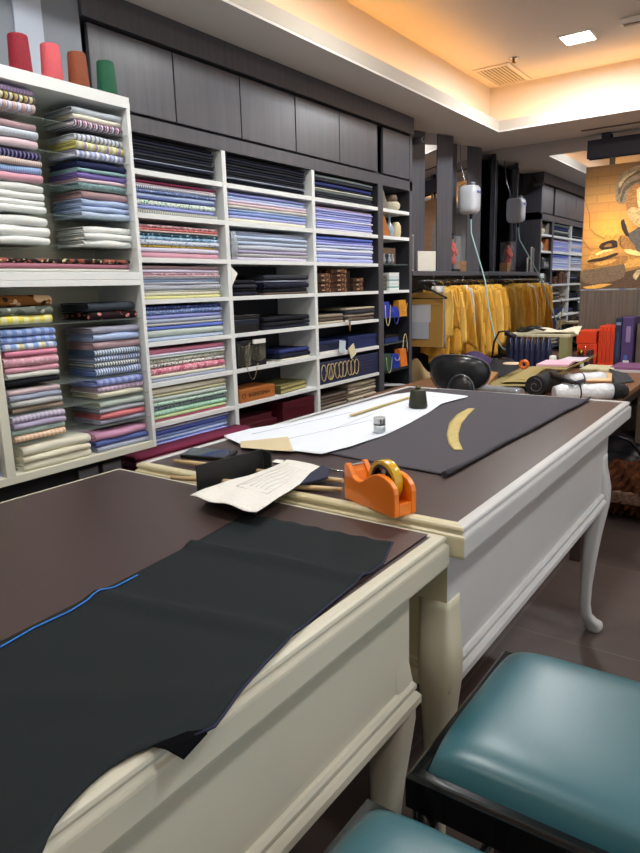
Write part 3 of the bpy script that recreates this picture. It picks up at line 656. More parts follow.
for i, (c, lab) in enumerate((('E6EAE8', 'white box with teal rim, lowest in the white pile'), ('DDE6E4', 'white box lying second in the narrow-shelf pile'), ('E8EAEA', 'white box lying third in the narrow-shelf pile'), ('D6E0E0', 'pale box lying fourth in the narrow-shelf pile'), ('ECEEEE', 'white box topping the narrow-shelf pile'))):
    z0 = zD+.0008+i*.022
    small_box(-2.125, 3.77, 3.90, z0, .0215, .14, mat('white_box_'+c, c, .5), mat('teal_rim', '5F9A96', .5) if i in (0, 2) else mat('white_box_'+c, c, .5), lab, group='small white boxes in the narrow bay', lidh=.3)
for i in range(4):
    z0 = zD+.0008+i*.024
    small_box(-2.14, 3.655, 3.765, z0, .0235, .16, mat('grey_box', '4E4A44', .6), mat('grey_box2', '6A655C', .6), 'grey-brown flat box, %s in the pile beside white boxes' % ['lowest', 'second up', 'third up', 'topmost'][i], group='grey boxes in the narrow bay', lidh=.3)
BAGB = mat('royal_blue_card', '1F3AA0', .4); BAGO = mat('ochre_card', 'C98A2C', .5)
def gift_bag(y, z, w_, h, m, lab, rope, x1=-2.105, loop=.06):
    r = thing('gift_bag', lab, 'gift bag', (x1-.03, y, z), 'small gift bags in the narrow bay')
    MB().add([(x1, y-w_/2, z), (x1, y+w_/2, z), (x1-.06, y+w_/2, z), (x1-.06, y-w_/2, z), (x1-.012, y-w_/2, z+h), (x1-.012, y+w_/2, z+h), (x1-.048, y+w_/2, z+h), (x1-.048, y-w_/2, z+h)],
             [(0, 1, 2, 3), (4, 5, 6, 7), (0, 1, 5, 4), (1, 2, 6, 5), (2, 3, 7, 6), (3, 0, 4, 7)]).build('body', m, r)
    MB().tube([(x1+.006, y+w_*.36*math.cos(a), z+h-.02-loop*math.sin(a)) for a in [i*PI/12 for i in range(13)]], .0028, 6).build('handle', rope, r)
CREAMR = mat('cream_rope', 'D8CCA4', .7)
gift_bag(3.70, zE, .09, .10, BAGB, 'blue gift bag with a cream rope, fifth narrow shelf', CREAMR, loop=.13)
gift_bag(3.81, zE, .10, .065, BAGB, 'lower blue gift bag with blue cord, fifth narrow shelf', BAGB, loop=.09)
gift_bag(3.92, zE, .10, .105, BAGO, 'ochre gift bag beside the blue ones', mat('ochre_cord', 'D8A850', .7), loop=.05)
small_box(-2.13, 3.72, 3.90, zF, .05, .15, mat('blue_box', '22336A', .5), BLACK, 'blue and black box on the sixth narrow shelf')
gift_bag(3.715, zG, .10, .10, mat('dark_green_card', '2E4A3A', .5), 'dark green gift bag with looped cords, seventh narrow shelf', mat('green_rope', '9DB08A', .7), loop=.10)
gift_bag(3.93, zG+.0, .09, .115, mat('orange_card', 'E07A2A', .5), 'orange gift bag with a long cream handle, seventh narrow shelf', CREAMR, loop=-.12)
gift_bag(3.825, zG, .09, .09, BAGB, 'navy gift bag between the green and orange ones', CREAMR, loop=.02)
for i, (a, lab) in enumerate(((.1, 'grey paper folder leaning at the bottom of the narrow bay'), (-.12, 'white paper folder lying on the grey one in the narrow bay'))):
    M2 = Matrix.Translation((-2.2, 3.82, shz(7)+.012+i*.03)) @ Matrix.Rotation(a, 4, 'X') @ Matrix.Rotation(a, 4, 'Z')
    one(B(-.11, .09, -.14, .12, 0, .012, M=M2), 'paper_folder', mat('grey_folder%d' % i, ('9A9CA0', 'C8CACC')[i], .7), lab, 'folder', bevel=.001)

# ================================================================ niche with sawtooth panels, ledge and hanging patterns
r = thing('sawtooth_panelling', 'dark grey sawtooth wall panels with mirror strips above the ledge', 'wall panelling', (-2.25, 4.7, 1.445))
for k in range(2):
    y0 = (4.29, 4.83)[k]
    A = Vector((-2.245, y0, 0)); Bv = Vector((-2.115, y0+.40, 0)); dd = (Bv-A).normalized(); nn = Vector((dd.y, -dd.x, 0))
    def seg(s0, s1, m, nm, out=0):
        p = A+dd*s0+nn*out; q = A+dd*s1+nn*out
        if q.y > 5.375: q = p+dd*((5.37-p.y)/dd.y)
        if p.y < 4.036:
            if q.y < 4.05: return
            p = p+dd*((4.036-p.y)/dd.y)
        MB().prism([(p.x, p.y, 1.446), (q.x, q.y, 1.446), (q.x-nn.x*.03, q.y-nn.y*.03, 1.446), (p.x-nn.x*.03, p.y-nn.y*.03, 1.446)], (0, 0, CZ-1.449)).build(nm, m, r)
    seg(0, .135, DARKWOOD, 'panel'); seg(.137, .258, MIRROR, 'mirror_strip', -.004); seg(.26, .42, DARKWOOD, 'panel')
B(-2.36, -2.30, 4.032, 5.378, 0, CZ-.002).build('backing', mat('dark_backing', '2A2C36', .5), r)
ledge = one(B(-2.36, -2.095, 4.032, 5.376, 1.412, 1.4445), 'wall_ledge', DARKWOOD, 'long grey wooden ledge above the hanging yellow patterns', 'ledge', bevel=.002)
zL = 1.4452
for y, h, c, lab in ((4.065, .23, '8C8A86', 'tall silver-grey framed strip on the ledge beside the shelving'), (4.125, .24, 'B4B2AC', 'taller pale framed strip beside the silver-grey one')):
    r = thing('slim_frame', lab, 'frame', (-2.14, y, zL), 'slim frames on the ledge')
    B(-2.16, -2.145, y-.018, y+.018, zL, zL+h).build('frame', mat('frame_'+c, c, .35), r, bevel=.003)
    B(-2.1449, -2.1435, y-.010, y+.010, zL+.01, zL+h-.01).build('inset', mat('frame_inset', '6A6A68', .4), r)
r = thing('white_card_frame', 'blank square cream-white card standing on the ledge', 'card', (-2.14, 4.3, zL))
M2 = Matrix.Translation((-2.13, 4.30, zL)) @ Matrix.Rotation(-.35, 4, 'Z')
B(-.006, .006, -.085, .085, 0, .135, M=M2).build('board', mat('cream_card', 'DAD5C8', .7), r, bevel=.001)
r = thing('figurine_case', 'glass case holding a red figurine on the dark ledge', 'figurine', (-2.16, 4.775, zL))
B(-2.205, -2.11, 4.715, 4.835, zL, zL+.016).build('plinth', BLACK, r)
B(-2.205, -2.11, 4.715, 4.835, zL+.262, zL+.268).build('cap', BLACK, r)
B(-2.205, -2.11, 4.715, 4.835, zL+.0165, zL+.2615).build('glass_case', mat('case_glass', 'DDE4EA', .03, alpha=.12, spec=.6), r)
RED = mat('figurine_red', 'C8402E', .6)
mb = MB(); mb.lathe([(.030, .0), (.033, .03), (.024, .08), (.032, .13), (.026, .155), (.010, .165)], (-2.155, 4.775, zL+.05), 14)
mb.tube([(-2.155, 4.75, zL+.19), (-2.13, 4.735, zL+.15), (-2.12, 4.755, zL+.13)], [.012, .010, .008], 8)
mb.tube([(-2.155, 4.80, zL+.19), (-2.135, 4.82, zL+.15), (-2.12, 4.795, zL+.12)], [.012, .010, .008], 8)
mb.build('robe', RED, r)
MB().sphere((-2.155, 4.775, zL+.228), .016).build('head', mat('figurine_skin', 'D9A98A', .5), r)
MB().lathe([(.026, 0), (.024, .004), (.014, .006), (.010, .018), (.003, .022)], (-2.155, 4.775, zL+.236), 14).build('hat', mat('figurine_hat', '7A1E18', .6), r)
MB().lathe([(.011, .0), (.010, .035)], (-2.155, 4.765, zL+.0166), 8).lathe([(.011, .0), (.010, .035)], (-2.155, 4.787, zL+.0166), 8).build('trousers', mat('figurine_blue', '2C3C78', .6), r)
r = thing('cardboard_box', 'small brown cardboard box on the ledge beside the figurine', 'box', (-2.14, 4.89, zL))
B(-2.17, -2.10, 4.85, 4.93, zL, zL+.078).build('box_body', mat('cardboard', 'A07A52', .8), r, bevel=.002)
B(-2.0999, -2.099, 4.85, 4.93, zL+.035, zL+.045).build('tape', mat('brown_tape', '7A5434', .4), r)
one(B(-2.155, -2.14, 5.16, 5.18, zL, zL+.26), 'silver_rod', mat('silver_rod', '9A9C94', .4), 'slim pale rod standing on the ledge next to the mirror', 'rod', bevel=.003)
# security camera on the shelving end
r = thing('security_camera', 'small dark security camera under the ceiling by the cupboards', 'camera', (-2.13, 4.1, 2.28))
MB().tube([(-2.19, 4.06, 2.36), (-2.16, 4.09, 2.32), (-2.135, 4.105, 2.29)], .006, 6).build('bracket', BLACK, r)
M3 = Matrix.Rotation(.5, 3, 'X') @ Matrix.Rotation(PI/2, 3, 'Y')
MB().lathe([(.02, -.05), (.024, -.045), (.024, .045), (.018, .05)], (-2.11, 4.11, 2.27), 14, M=M3).build('body', mat('camera_grey', '4A4A50', .4), r)
MB().lathe([(.012, .0505), (.010, .056)], (-2.11, 4.11, 2.27), 12, M=M3).build('lens', BLACK, r)
# steam-iron water tank and tube
r = thing('water_tank', 'white hanging water bottle feeding a tube beside the mirror', 'water bottle', (-2.06, 4.87, 1.80))
TK = mat('tank_white', 'C9CCD2', .35, coat=.2)
mb = MB(); n = 24; vs = []
prof = [(.058, .3), (.064, .75), (.085, .96), (.12, 1), (.21, 1), (.245, .97), (.262, .8), (.266, .3)]
for z, f in prof:
    for k2 in range(n):
        a = 2*PI*k2/n; ca, sa = math.cos(a), math.sin(a); e = .55
        vs.append((-2.06+.075*f*math.copysign(abs(ca)**e, ca), 4.87+.068*f*math.copysign(abs(sa)**e, sa), 1.80+z))
mb.add(vs, [(i*n+k2, i*n+(k2+1) % n, (i+1)*n+(k2+1) % n, (i+1)*n+k2) for i in range(len(prof)-1) for k2 in range(n)]+[list(range(n))[::-1], list(range(len(vs)-n, len(vs)))], 0, True)
mb.build('bottle', TK, r)
MB().lathe([(.02, 0), (.02, .016), (.012, .02)], (-2.03, 4.85, 2.066), 14).build('cap', mat('cap_grey', '8A8E98', .4), r)
B(-1.984, -1.982, 4.83, 4.90, 2.005, 2.022).build('blue_label', mat('label_blue', '6A78A8', .5), r)
MB().lathe([(.012, 0), (.012, -.03), (.006, -.035)], (-2.04, 4.86, 1.857), 10).build('outlet', BLACK, r)
MB().tube([(-2.11, 4.89, 2.06), (-2.11, 4.89, 2.12), (-2.14, 4.90, 2.2), (-2.16, 4.91, 2.38)], .003, 5).build('hanging_wire', STEEL, r)
pe = pz(512, 352, .86); pm = py(485, 280, 4.72)
MB().tube([(-2.04, 4.86, 1.825), (-2.03, 4.845, 1.72), tuple(pm), tuple(py(489, 310, 4.66)), tuple(py(495, 338, 4.6)), tuple(py(503, 349, 4.6)), tuple(py(512, 352, 4.65))], .0055, 7).build('tube', mat('tube_green', '8FB4AE', .3), r)
# ---- rail with hanging paper patterns
r = thing('hanging_rail', 'black hanging rail under the ledge carrying yellow paper patterns', 'rail', (-2.05, 4.7, 1.36))
MB().tube([(-2.05, 4.04, 1.372), (-2.05, 5.37, 1.372)], .011, 10).build('bar', BLACK, r)
for yy in (4.25, 4.75, 5.25): MB().tube([(-2.05, yy, 1.374), (-2.05, yy, 1.412)], .006, 6).build('bracket', BLACK, r)
PAP = [grain('amber_paper_%d' % i, c, c2, 9, (3, 3, .8), .7, .3, .5) for i, (c, c2) in enumerate((('F0BE4C', 'DDA238'), ('EBB446', 'D09834'), ('F6D070', 'E2B04A'), ('E6B44C', 'CC9236'), ('F2C458', 'DCA840')))]
PW = mat('white_pattern_paper', 'D8D6CE', .8, bump=(40, .2))
rnd = random.Random(11)
NP = 24
for k in range(NP):
    y = 4.26+k*.0465; wd = rnd.uniform(.15, .26); hgt = rnd.uniform(.44, .60); xo = -2.05+rnd.uniform(-.02, .05); lean = rnd.uniform(-.06, .06); ph = rnd.uniform(0, 6)
    white = k in (9,); yaw_ = rnd.uniform(-.12, .12)
    wh = ['nearest the shelving', 'second', 'third', 'fourth', 'fifth', 'sixth', 'seventh', 'eighth', 'ninth', 'tenth', 'eleventh', 'twelfth', 'thirteenth', 'fourteenth', 'fifteenth', 'sixteenth', 'seventeenth', 'eighteenth', 'nineteenth', 'twentieth', 'twenty-first', 'twenty-second', 'twenty-third', 'nearest the mirror'][k]
    t_ = thing('paper_pattern', '%s paper pattern bundle hanging on the rail, %s' % ('white' if white else ('amber', 'dark amber', 'light amber', 'brownish amber', 'golden')[k % 5], wh if 'nearest' in wh else wh+' from the shelving'), 'paper pattern', (xo, y, 1.36), 'paper patterns hanging on the rail')
    for s in range(3):
        w2 = wd*rnd.uniform(.75, 1); h2 = hgt*(1 if s == 0 else rnd.uniform(.6, .95)); ph2 = ph+s*1.3; xs = rnd.uniform(-.05, .05)*(s > 0)
        def f(a, b_, s=s, w2=w2, h2=h2, ph2=ph2, xs=xs):
            ww = w2*(.82+.18*min(1, b_*3)); xx = (a-.5)*ww+lean*b_+xs
            yy = .007*math.sin(a*9+ph2)*(.3+b_)+.004*math.sin(b_*7+ph2)+.0025*math.sin(a*31+b_*19+ph2)-s*.012+xx*math.sin(yaw_)
            zz = -.03-.012*s-h2*b_-(.025*math.sin(a*6+ph2)*b_)-.012*math.sin(a*5+ph2)*(1-b_)
            return (xo+xx*math.cos(yaw_), y+yy, 1.36+zz)
        MB().grid(f, 16, 14, 0, .0012).build('paper_sheet', PW if (white or False) else PAP[(k+s) % 5], t_)
    MB().tube([(xo, y, 1.332), (xo, y, 1.355), (-2.05+.014, y, 1.372), (-2.05, y, 1.386), (-2.05-.013, y, 1.376)], .002, 5).build('hook', BRASS if k % 3 else BLACK, t_)
# folder group and black hanger next to the shelving
r = thing('garment_hanger', 'black clothes hanger carrying paper patterns at the rail end', 'hanger', (-2.04, 4.12, 1.3))
MB().tube([(-2.055, 4.10, 1.365), (-2.05, 4.10, 1.388), (-2.035, 4.10, 1.375), (-2.05, 4.10, 1.345), (-2.05, 4.10, 1.33)], .003, 6).build('hook', STEEL, r)
MB().tube([(-2.20, 4.10, 1.275), (-2.12, 4.10, 1.31), (-2.05, 4.10, 1.33), (-1.98, 4.10, 1.31), (-1.88, 4.10, 1.262)], [.005, .008, .010, .008, .006], 8).build('arms', BLACK, r)
MB().tube([(-2.195, 4.10, 1.262), (-1.885, 4.10, 1.258)], .004, 6).build('trouser_bar', BLACK, r)
r = thing('pattern_folder', 'tan paper folder with white sheets hanging beside the shelving', 'folder', (-2.06, 4.16, 1.2))
B(-2.20, -1.93, 4.150, 4.165, .93, 1.30).build('folder', mat('tan_folder', 'B38A42', .75), r)
B(-2.20, -2.02, 4.144, 4.149, 1.10, 1.22).build('sheet', mat('sheet_white', 'C9CCD0', .8), r)
B(-2.19, -2.03, 4.139, 4.1435, .985, 1.10).build('sheet', mat('sheet_blue', 'B4BCC8', .8), r)
MB().tube([(-2.06, 4.157, 1.30), (-2.06, 4.157, 1.36), (-2.05, 4.157, 1.387)], .002, 5).build('hook', STEEL, r)
for i, (y, lab, c) in enumerate(((4.185, 'white sheet bundle hanging behind the black hanger', 'D5D3CC'), (4.21, 'greyish sheet bundle hanging before the yellow patterns', 'B8B8B0'))):
    t_ = thing('sheet_bundle', lab, 'paper pattern', (-1.99, y, 1.35))
    def f(a, b_, y=y, i=i): return (-2.0+.02*i+(a-.5)*(.06+.04*b_), y+.006*math.sin(a*8+i), 1.34-b_*(.28 if i == 0 else .42))
    MB().grid(f, 10, 8, 0, .0015).build('paper_sheet', mat('bundle_'+c, c, .8), t_)
    MB().tube([(-2.0, y, 1.335), (-2.02, y, 1.36), (-2.05, y, 1.386)], .002, 5).build('hook', STEEL, t_)
# gathered kraft papers low in the corner
r = thing('brown_paper_roll', 'crumpled brown pattern paper standing on the floor under the folder', 'paper', (-2.05, 4.2, .55))
mb = MB()
for j in range(4):
    def f(a, b_, j=j): return (-2.20+.22*a+.02*math.sin(b_*9+j), 4.12+.04*j+.02*math.sin(a*7+j*2), .0+(.80-.06*j+.05*math.sin(a*5+j))*b_)
    mb.grid(f, 8, 8, 0, .002)
mb.build('sheets', KRAFT, r)

# ================================================================ mural and its mounting
MX0, MX1, MZ0, MZ1, MY = -1.352, .15, 1.285, 2.166, 5.35
r = thing('mural_panel', 'glowing golden mural of a turbaned presser and brick wall', 'mural', (-.5, MY, MZ0))
mm, nt, b = newmat('mural_bricks'); t = NT(nt)
mp = t.n('ShaderNodeMapping'); mp.inputs['Rotation'].default_value = (PI/2, 0, 0); t.l(t.tc.outputs['Object'], mp.inputs[0])
sp = t.n('ShaderNodeSeparateXYZ'); t.l(t.tc.outputs['Object'], sp.inputs[0]); cb = t.n('ShaderNodeCombineXYZ'); t.l(sp.outputs[0], cb.inputs[0]); t.l(sp.outputs[2], cb.inputs[1])
br = t.n('ShaderNodeTexBrick'); br.inputs['Scale'].default_value = 1; br.inputs['Brick Width'].default_value = .17; br.inputs['Row Height'].default_value = .062; br.inputs['Mortar Size'].default_value = .004
br.inputs['Color1'].default_value = srgb('B9925E'); br.inputs['Color2'].default_value = srgb('A07C50'); br.inputs['Mortar'].default_value = srgb('8A6A44')
t.l(cb.outputs[0], br.inputs['Vector'])
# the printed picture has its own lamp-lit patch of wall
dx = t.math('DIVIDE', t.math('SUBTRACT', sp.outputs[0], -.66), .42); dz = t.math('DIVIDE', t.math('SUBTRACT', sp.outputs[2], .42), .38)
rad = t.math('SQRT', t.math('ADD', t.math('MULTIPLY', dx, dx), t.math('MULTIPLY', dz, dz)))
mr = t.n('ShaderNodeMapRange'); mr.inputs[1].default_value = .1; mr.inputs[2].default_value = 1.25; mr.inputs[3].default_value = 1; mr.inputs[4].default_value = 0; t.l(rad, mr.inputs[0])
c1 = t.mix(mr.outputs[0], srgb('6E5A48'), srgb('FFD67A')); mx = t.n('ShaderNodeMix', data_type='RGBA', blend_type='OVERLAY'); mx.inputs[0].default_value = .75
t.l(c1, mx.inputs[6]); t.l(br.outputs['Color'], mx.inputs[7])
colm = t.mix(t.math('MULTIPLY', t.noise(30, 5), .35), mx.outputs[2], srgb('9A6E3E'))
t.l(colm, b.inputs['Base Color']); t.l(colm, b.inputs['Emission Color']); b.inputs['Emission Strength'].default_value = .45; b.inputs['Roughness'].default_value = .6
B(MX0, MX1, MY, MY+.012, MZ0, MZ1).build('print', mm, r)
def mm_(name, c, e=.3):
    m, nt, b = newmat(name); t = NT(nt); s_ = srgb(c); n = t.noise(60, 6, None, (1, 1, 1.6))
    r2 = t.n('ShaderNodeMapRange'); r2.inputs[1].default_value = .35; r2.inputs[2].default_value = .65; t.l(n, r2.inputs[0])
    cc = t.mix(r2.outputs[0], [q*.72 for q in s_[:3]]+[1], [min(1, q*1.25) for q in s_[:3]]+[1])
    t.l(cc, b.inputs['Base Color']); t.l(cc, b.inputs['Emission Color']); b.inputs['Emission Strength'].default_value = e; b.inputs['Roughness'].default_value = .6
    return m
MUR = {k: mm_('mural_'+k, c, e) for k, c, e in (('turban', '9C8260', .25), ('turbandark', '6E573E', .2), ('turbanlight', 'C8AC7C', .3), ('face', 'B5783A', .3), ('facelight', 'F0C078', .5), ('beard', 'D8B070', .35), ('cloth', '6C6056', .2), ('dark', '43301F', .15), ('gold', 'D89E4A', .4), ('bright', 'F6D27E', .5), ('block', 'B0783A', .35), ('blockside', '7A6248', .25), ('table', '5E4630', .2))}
def mpt(u, v): p = py(u, v, MY); return p
LY = [0]
def flat(pts, m, nm, sm=4):
    """a printed shape on the mural face, given as (x, z) in metres"""
    LY[0] += 1; y = MY-.0003*LY[0]
    n = len(pts); pp = []
    for i in range(n):                      # soften the outline a little
        p0, p1, p2, p3 = [Vector(pts[(i+j-1) % n]) for j in range(4)]
        for k in range(sm):
            q = k/sm; c = .5*((2*p1)+(p2-p0)*q+(2*p0-5*p1+4*p2-p3)*q*q+(3*p1-p0-3*p2+p3)*q**3); c = c.lerp(p1.lerp(p2, q), .45)
            pp.append(Vector((min(MX1-.002, max(MX0+.002, c.x)), max(MZ0+.002, min(MZ1-.002, c.y)))))
    MB().prism([(p.x, y, p.y) for p in pp], (0, .00025, 0)).build(nm, m, r)
def UVs(l): return [(mpt(u, v).x, mpt(u, v).z) for u, v in l]
P_ = [((582, 276), (590, 283), (640, 268), (700, 262), (700, 300), (582, 300), 'table', 'printed_table'),
 ((583, 287), (600, 284), (612, 284), (600, 288), (588, 289), 'gold', 'printed_light_streak'), ((618, 262), (640, 258), (680, 256), (680, 262), (640, 266), (626, 268), 'gold', 'printed_board'),
 ((582, 271), (596, 268), (624, 264), (624, 277), (606, 283), (590, 284), (582, 281), 'blockside', 'printed_block'),
 ((583, 270), (590, 261), (612, 256), (628, 256), (624, 264), (596, 268.5), 'block', 'printed_block_top'), ((594, 264), (604, 260.5), (616, 259), (612, 263), (600, 266), 'gold', 'printed_sheen'),
 ((588, 262), (589.5, 256), (594, 250), (604, 247), (616, 243), (618, 247), (617, 254), (604, 259), 'gold', 'printed_iron'),
 ((588, 262.5), (589, 260), (604, 257), (617, 252.5), (617.5, 255), (604, 260.5), 'dark', 'printed_iron_base'),
 ((596, 253), (604, 250), (612, 248), (612, 250.5), (603, 253), (597, 255.5), 'bright', 'printed_iron_glint'),
 ((599, 247), (602, 243), (612, 240), (617, 241), (617.5, 247), (610, 249), (602, 250), 'dark', 'printed_iron_handle'),
 ((604, 247), (607, 244), (611, 243.5), (612, 246.5), 'block', 'printed_handle_gap'),
 ((621, 220), (626, 224), (629, 233), (640, 226), (650, 212), (676, 196), (700, 190), (700, 256), (660, 258), (640, 254), (632, 243), (625, 232), 'cloth', 'printed_robe'),
 ((621, 222), (624, 219), (626, 226), (629.5, 236), (626, 236), (622, 229), 'dark', 'printed_lapel'),
 ((626, 204), (628, 194), (633, 186), (640, 184), (652, 188), (656, 204), (648, 216), (636, 220), (629, 216), 'face', 'printed_face'),
 ((637, 190), (642, 187), (646, 196), (643, 208), (638, 206), 'facelight', 'printed_cheek'),
 ((627, 212), (632, 207), (644, 209), (652, 208), (652, 220), (642, 228), (631, 221), 'beard', 'printed_beard'),
 ((616, 200), (616, 186), (619, 177), (626, 171), (636, 166), (652, 164), (672, 172), (678, 190), (664, 200), (656, 190), (646, 184), (636, 184), (629, 190), (626, 202), (621, 204), 'turban', 'printed_turban'),
 ((618, 192), (621, 182), (630, 174), (644, 169), (644, 171.5), (631, 177), (623, 185), (620, 195), 'turbandark', 'printed_fold'), ((620, 200), (624, 188), (633, 181), (648, 177), (648, 179), (634, 184), (626, 191), (622, 202), 'turbandark', 'printed_fold'),
 ((619, 184), (625, 176), (636, 170.5), (636, 172), (626, 179), (620, 188), 'turbanlight', 'printed_fold_light'),
 ((618, 240), (622, 235), (628, 238), (635, 246), (634, 252), (626, 250), (620, 246), 'block', 'printed_hand'), ((624, 250), (630, 249), (640, 252), (640, 256), (628, 254), 'bright', 'printed_cuff'),
 ((633, 276), (637, 270), (641, 270), (640, 274), (636, 280), 'turbanlight', 'printed_scissors')]
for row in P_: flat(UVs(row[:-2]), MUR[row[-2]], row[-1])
for l in ([(584, 196), (590, 215), (590, 228), (596, 234), (604, 238)], [(604, 240), (607, 235), (611, 236), (612, 241)], [(613, 240), (617, 234), (621, 236), (621, 246)], [(583, 240), (590, 249), (600, 248)]):
    pts = [mpt(u, v) for u, v in l]; LY[0] += 1
    MB().tube([(p.x, MY-.0105, p.z) for p in pts],   .0028, 5, flat=.4).build('printed_cable', MUR['dark'], r)
r = thing('banner_bar', 'dark navy hanging bar above the golden mural', 'banner rail', (-.4, 5.34, 2.2))
NB = mat('navy_bar', '23263A', .45)
B(MX0+.002, MX1, 5.335, 5.362, 2.222, 2.349).build('bar', NB, r, bevel=.003)
for xx in (-1.225, -.6): B(xx-.03, xx+.03, 5.34, 5.358, 2.350, CZ-.001).build('ceiling_bracket', NB, r)
for xx in (-1.18, -.55): B(xx-.016, xx+.016, 5.3625, 5.369, 2.13, 2.26).build('mural_clamp', mat('grey_clamp', '6A665E', .4), r)
B(-1.35, .3, 5.15, 5.165, CZ-.008, CZ-.0005).build('ceiling_track', mat('track_grey', '6E6258', .5), r)
# ================================================================ cutting tables
def sect_leg(mb, cx, cy, dx, dy, levels, n=20, e=.62):
    """cabriole leg: rounded-square sections whose centre swings outward along (dx, dy)"""
    vs = []
    for z, out, h in levels:
        for k in range(n):
            a = 2*PI*k/n; ca, sa = math.cos(a), math.sin(a)
            e = .28+.30*min(1, max(0, (.70-z)/.15))
            vs.append((cx+dx*out+h*math.copysign(abs(ca)**e, ca), cy+dy*out+h*math.copysign(abs(sa)**e, sa), z))
    L = len(levels)
    mb.add(vs, [(i*n+k, i*n+(k+1) % n, (i+1)*n+(k+1) % n, (i+1)*n+k) for i in range(L-1) for k in range(n)]+[list(range(n))[::-1], list(range((L-1)*n, L*n))], 0, True)
LV = [(0, .030, .026), (.012, .032, .031), (.03, .028, .032), (.048, .012, .026), (.075, -.004, .0205), (.12, -.010, .019), (.20, -.010, .021), (.30, -.004, .025), (.40, .004, .030), (.48, .012, .036), (.54, .017, .0405), (.59, .016, .0405), (.63, .010, .0375), (.67, .003, .035), (.70, .001, .0335), (.718, .001, .0335), (.7185, -.003, .031)]
def cutting_table(lab, x0, x1, y0, y1, T, ax, ay0, ay1, rz, endmat, paint, over=False):
    group = 'cutting tables'
    t_ = thing('cutting_table', lab, 'table', ((x0+x1)/2, (y0+y1)/2, 0), group)
    B(x0+.028, x1-.028, y0+.028, y1-.028, T-.03, T).build('tabletop', LEATHER, t_)
    if over: B(x0+.024, x1-.036, y0+.03, y1-.022, T+.0023, T+.0036).build('leather_top', LEATHER, t_)
    e = lambda o, z: (o, T+z)
    prof = [e(-.0279, -.04), e(-.0279, .0), e(-.026, .0022), e(-.012, .0022), e(-.006, -.0005), e(-.004, -.006), e(-.0075, -.011), e(-.006, -.015), e(-.001, -.018), e(0, -.023), e(0, -.056), e(-.002, -.062), e(-.008, -.064), e(-.025, -.064)]
    MB().ring(x0, x1, y0, y1, prof, mis=[1, 0, 0, 0]).build('edge_moulding', [paint, endmat], t_, bevel=.0012)
    zt = T-.0645
    a0, a1 = x0+.05, x1-ax
    mb = MB(); mb.ring(a0, a1, ay0, ay1, [(0, rz), (0, zt), (-.02, zt), (-.02, rz)], mis=[1, 0, 0, 0]); mb.build('apron', [paint, endmat], t_)
    rp = [(.0005, rz+.004), (.006, rz+.003), (.011, rz-.004), (.011, rz-.012), (.0075, rz-.016), (.012, rz-.02), (.018, rz-.028), (.018, rz-.042), (.014, rz-.048), (0, rz-.052), (-.02, rz-.052), (-.02, rz+.0)]
    MB().ring(a0, a1, ay0, ay1, rp, mis=[1, 0, 0, 0]).build('rail_moulding', [paint, endmat], t_, bevel=.0008)
    for sx, sy, X, Y in ((-1, -1, a0, ay0), (1, -1, a1, ay0), (1, 1, a1, ay1), (-1, 1, a0, ay1)):
        mb = MB(); sect_leg(mb, X-sx*(.0345 if over else .030), Y-sy*.030, sx*(.25 if over else .7), sy, [(z*T/.9, o, h) for z, o, h in LV]); mb.build('leg', [paint if over or sy > 0 else mat('leg_cream', 'CFCAB2', .35)], t_)
    return t_
TF, TN = .90, .882
cutting_table('cream and brown cutting table with the white paper and orange tape dispenser', -1.41, -.462, 1.100, 2.655, TF, .052, 1.140, 2.545, .573, AGED, OFFW)
cutting_table('nearest cream and brown cutting table under the black fabric', -1.467, -.491, -.60, 1.0985, TN, .035, -.50, 1.0, .612, AGED, CREAM, True)

def patch(A, Bc, z0, nu, nv, thick, zf=None):
    """sheet between two polylines (world xy lists) sampled evenly"""
    def samp(L, a):
        ds = [0]
        for p, q in zip(L, L[1:]): ds.append(ds[-1]+(Vector(q[:2])-Vector(p[:2])).length)
        d = a*ds[-1]
        for i in range(len(L)-1):
            if d <= ds[i+1]+1e-9:
                f = (d-ds[i])/max(1e-9, ds[i+1]-ds[i]); return Vector(L[i][:2]).lerp(Vector(L[i+1][:2]), f)
        return Vector(L[-1][:2])
    def f(a, b_):
        p = samp(A, a).lerp(samp(Bc, a), b_)
        return (p.x, p.y, z0+(zf(p.x, p.y, a, b_) if zf else 0))
    return MB().grid(f, nu, nv, 0, thick)
# ---- black fabric with chalk line on the near table
BF = mat('black_green_wool', '1A2124', .8, spec=.2, bump=(900, .25)); NAVYE = mat('navy_selvedge', '131C3A', .8)
r = thing('suiting_fabric', 'black suiting fabric with a blue chalk line on the nearest table', 'fabric', (-.7, .6, TN))
def L2(u, v): p = pz(u, v, TN); return (p.x, p.y)
Lc = [L2(247, 516), L2(200, 543), L2(140, 577), L2(70, 614), L2(0, 650), (-.835, .15), (-.83, -.35)]
Rc = [L2(392, 545), L2(383, 566), L2(350, 590), L2(322, 613), L2(290, 642), L2(268, 665), L2(247, 690), L2(228, 716), L2(212, 737), L2(202, 741), L2(165, 749), L2(135, 759), L2(110, 773), L2(90, 790), L2(70, 812), L2(55, 833), L2(45, 853), L2(38, 880), L2(30, 930), (-.49, -.35)]
Lc = [(x-(.010 if y < .75 else .004), y) for x, y in Lc]
def ydense(Lx, ys):
    out = []
    for y in ys:
        for p, q in zip(Lx, Lx[1:]):
            if (p[1]-y)*(q[1]-y) <= 0 and p[1] != q[1]:
                f = (p[1]-y)/(p[1]-q[1]); out.append((p[0]+(q[0]-p[0])*f, y)); break
    return out
folds = [(L2(185, 546), L2(330, 575), .010, .013), (L2(112, 601), L2(235, 627), .008, .016), (L2(60, 700), L2(200, 700), .003, .03)]
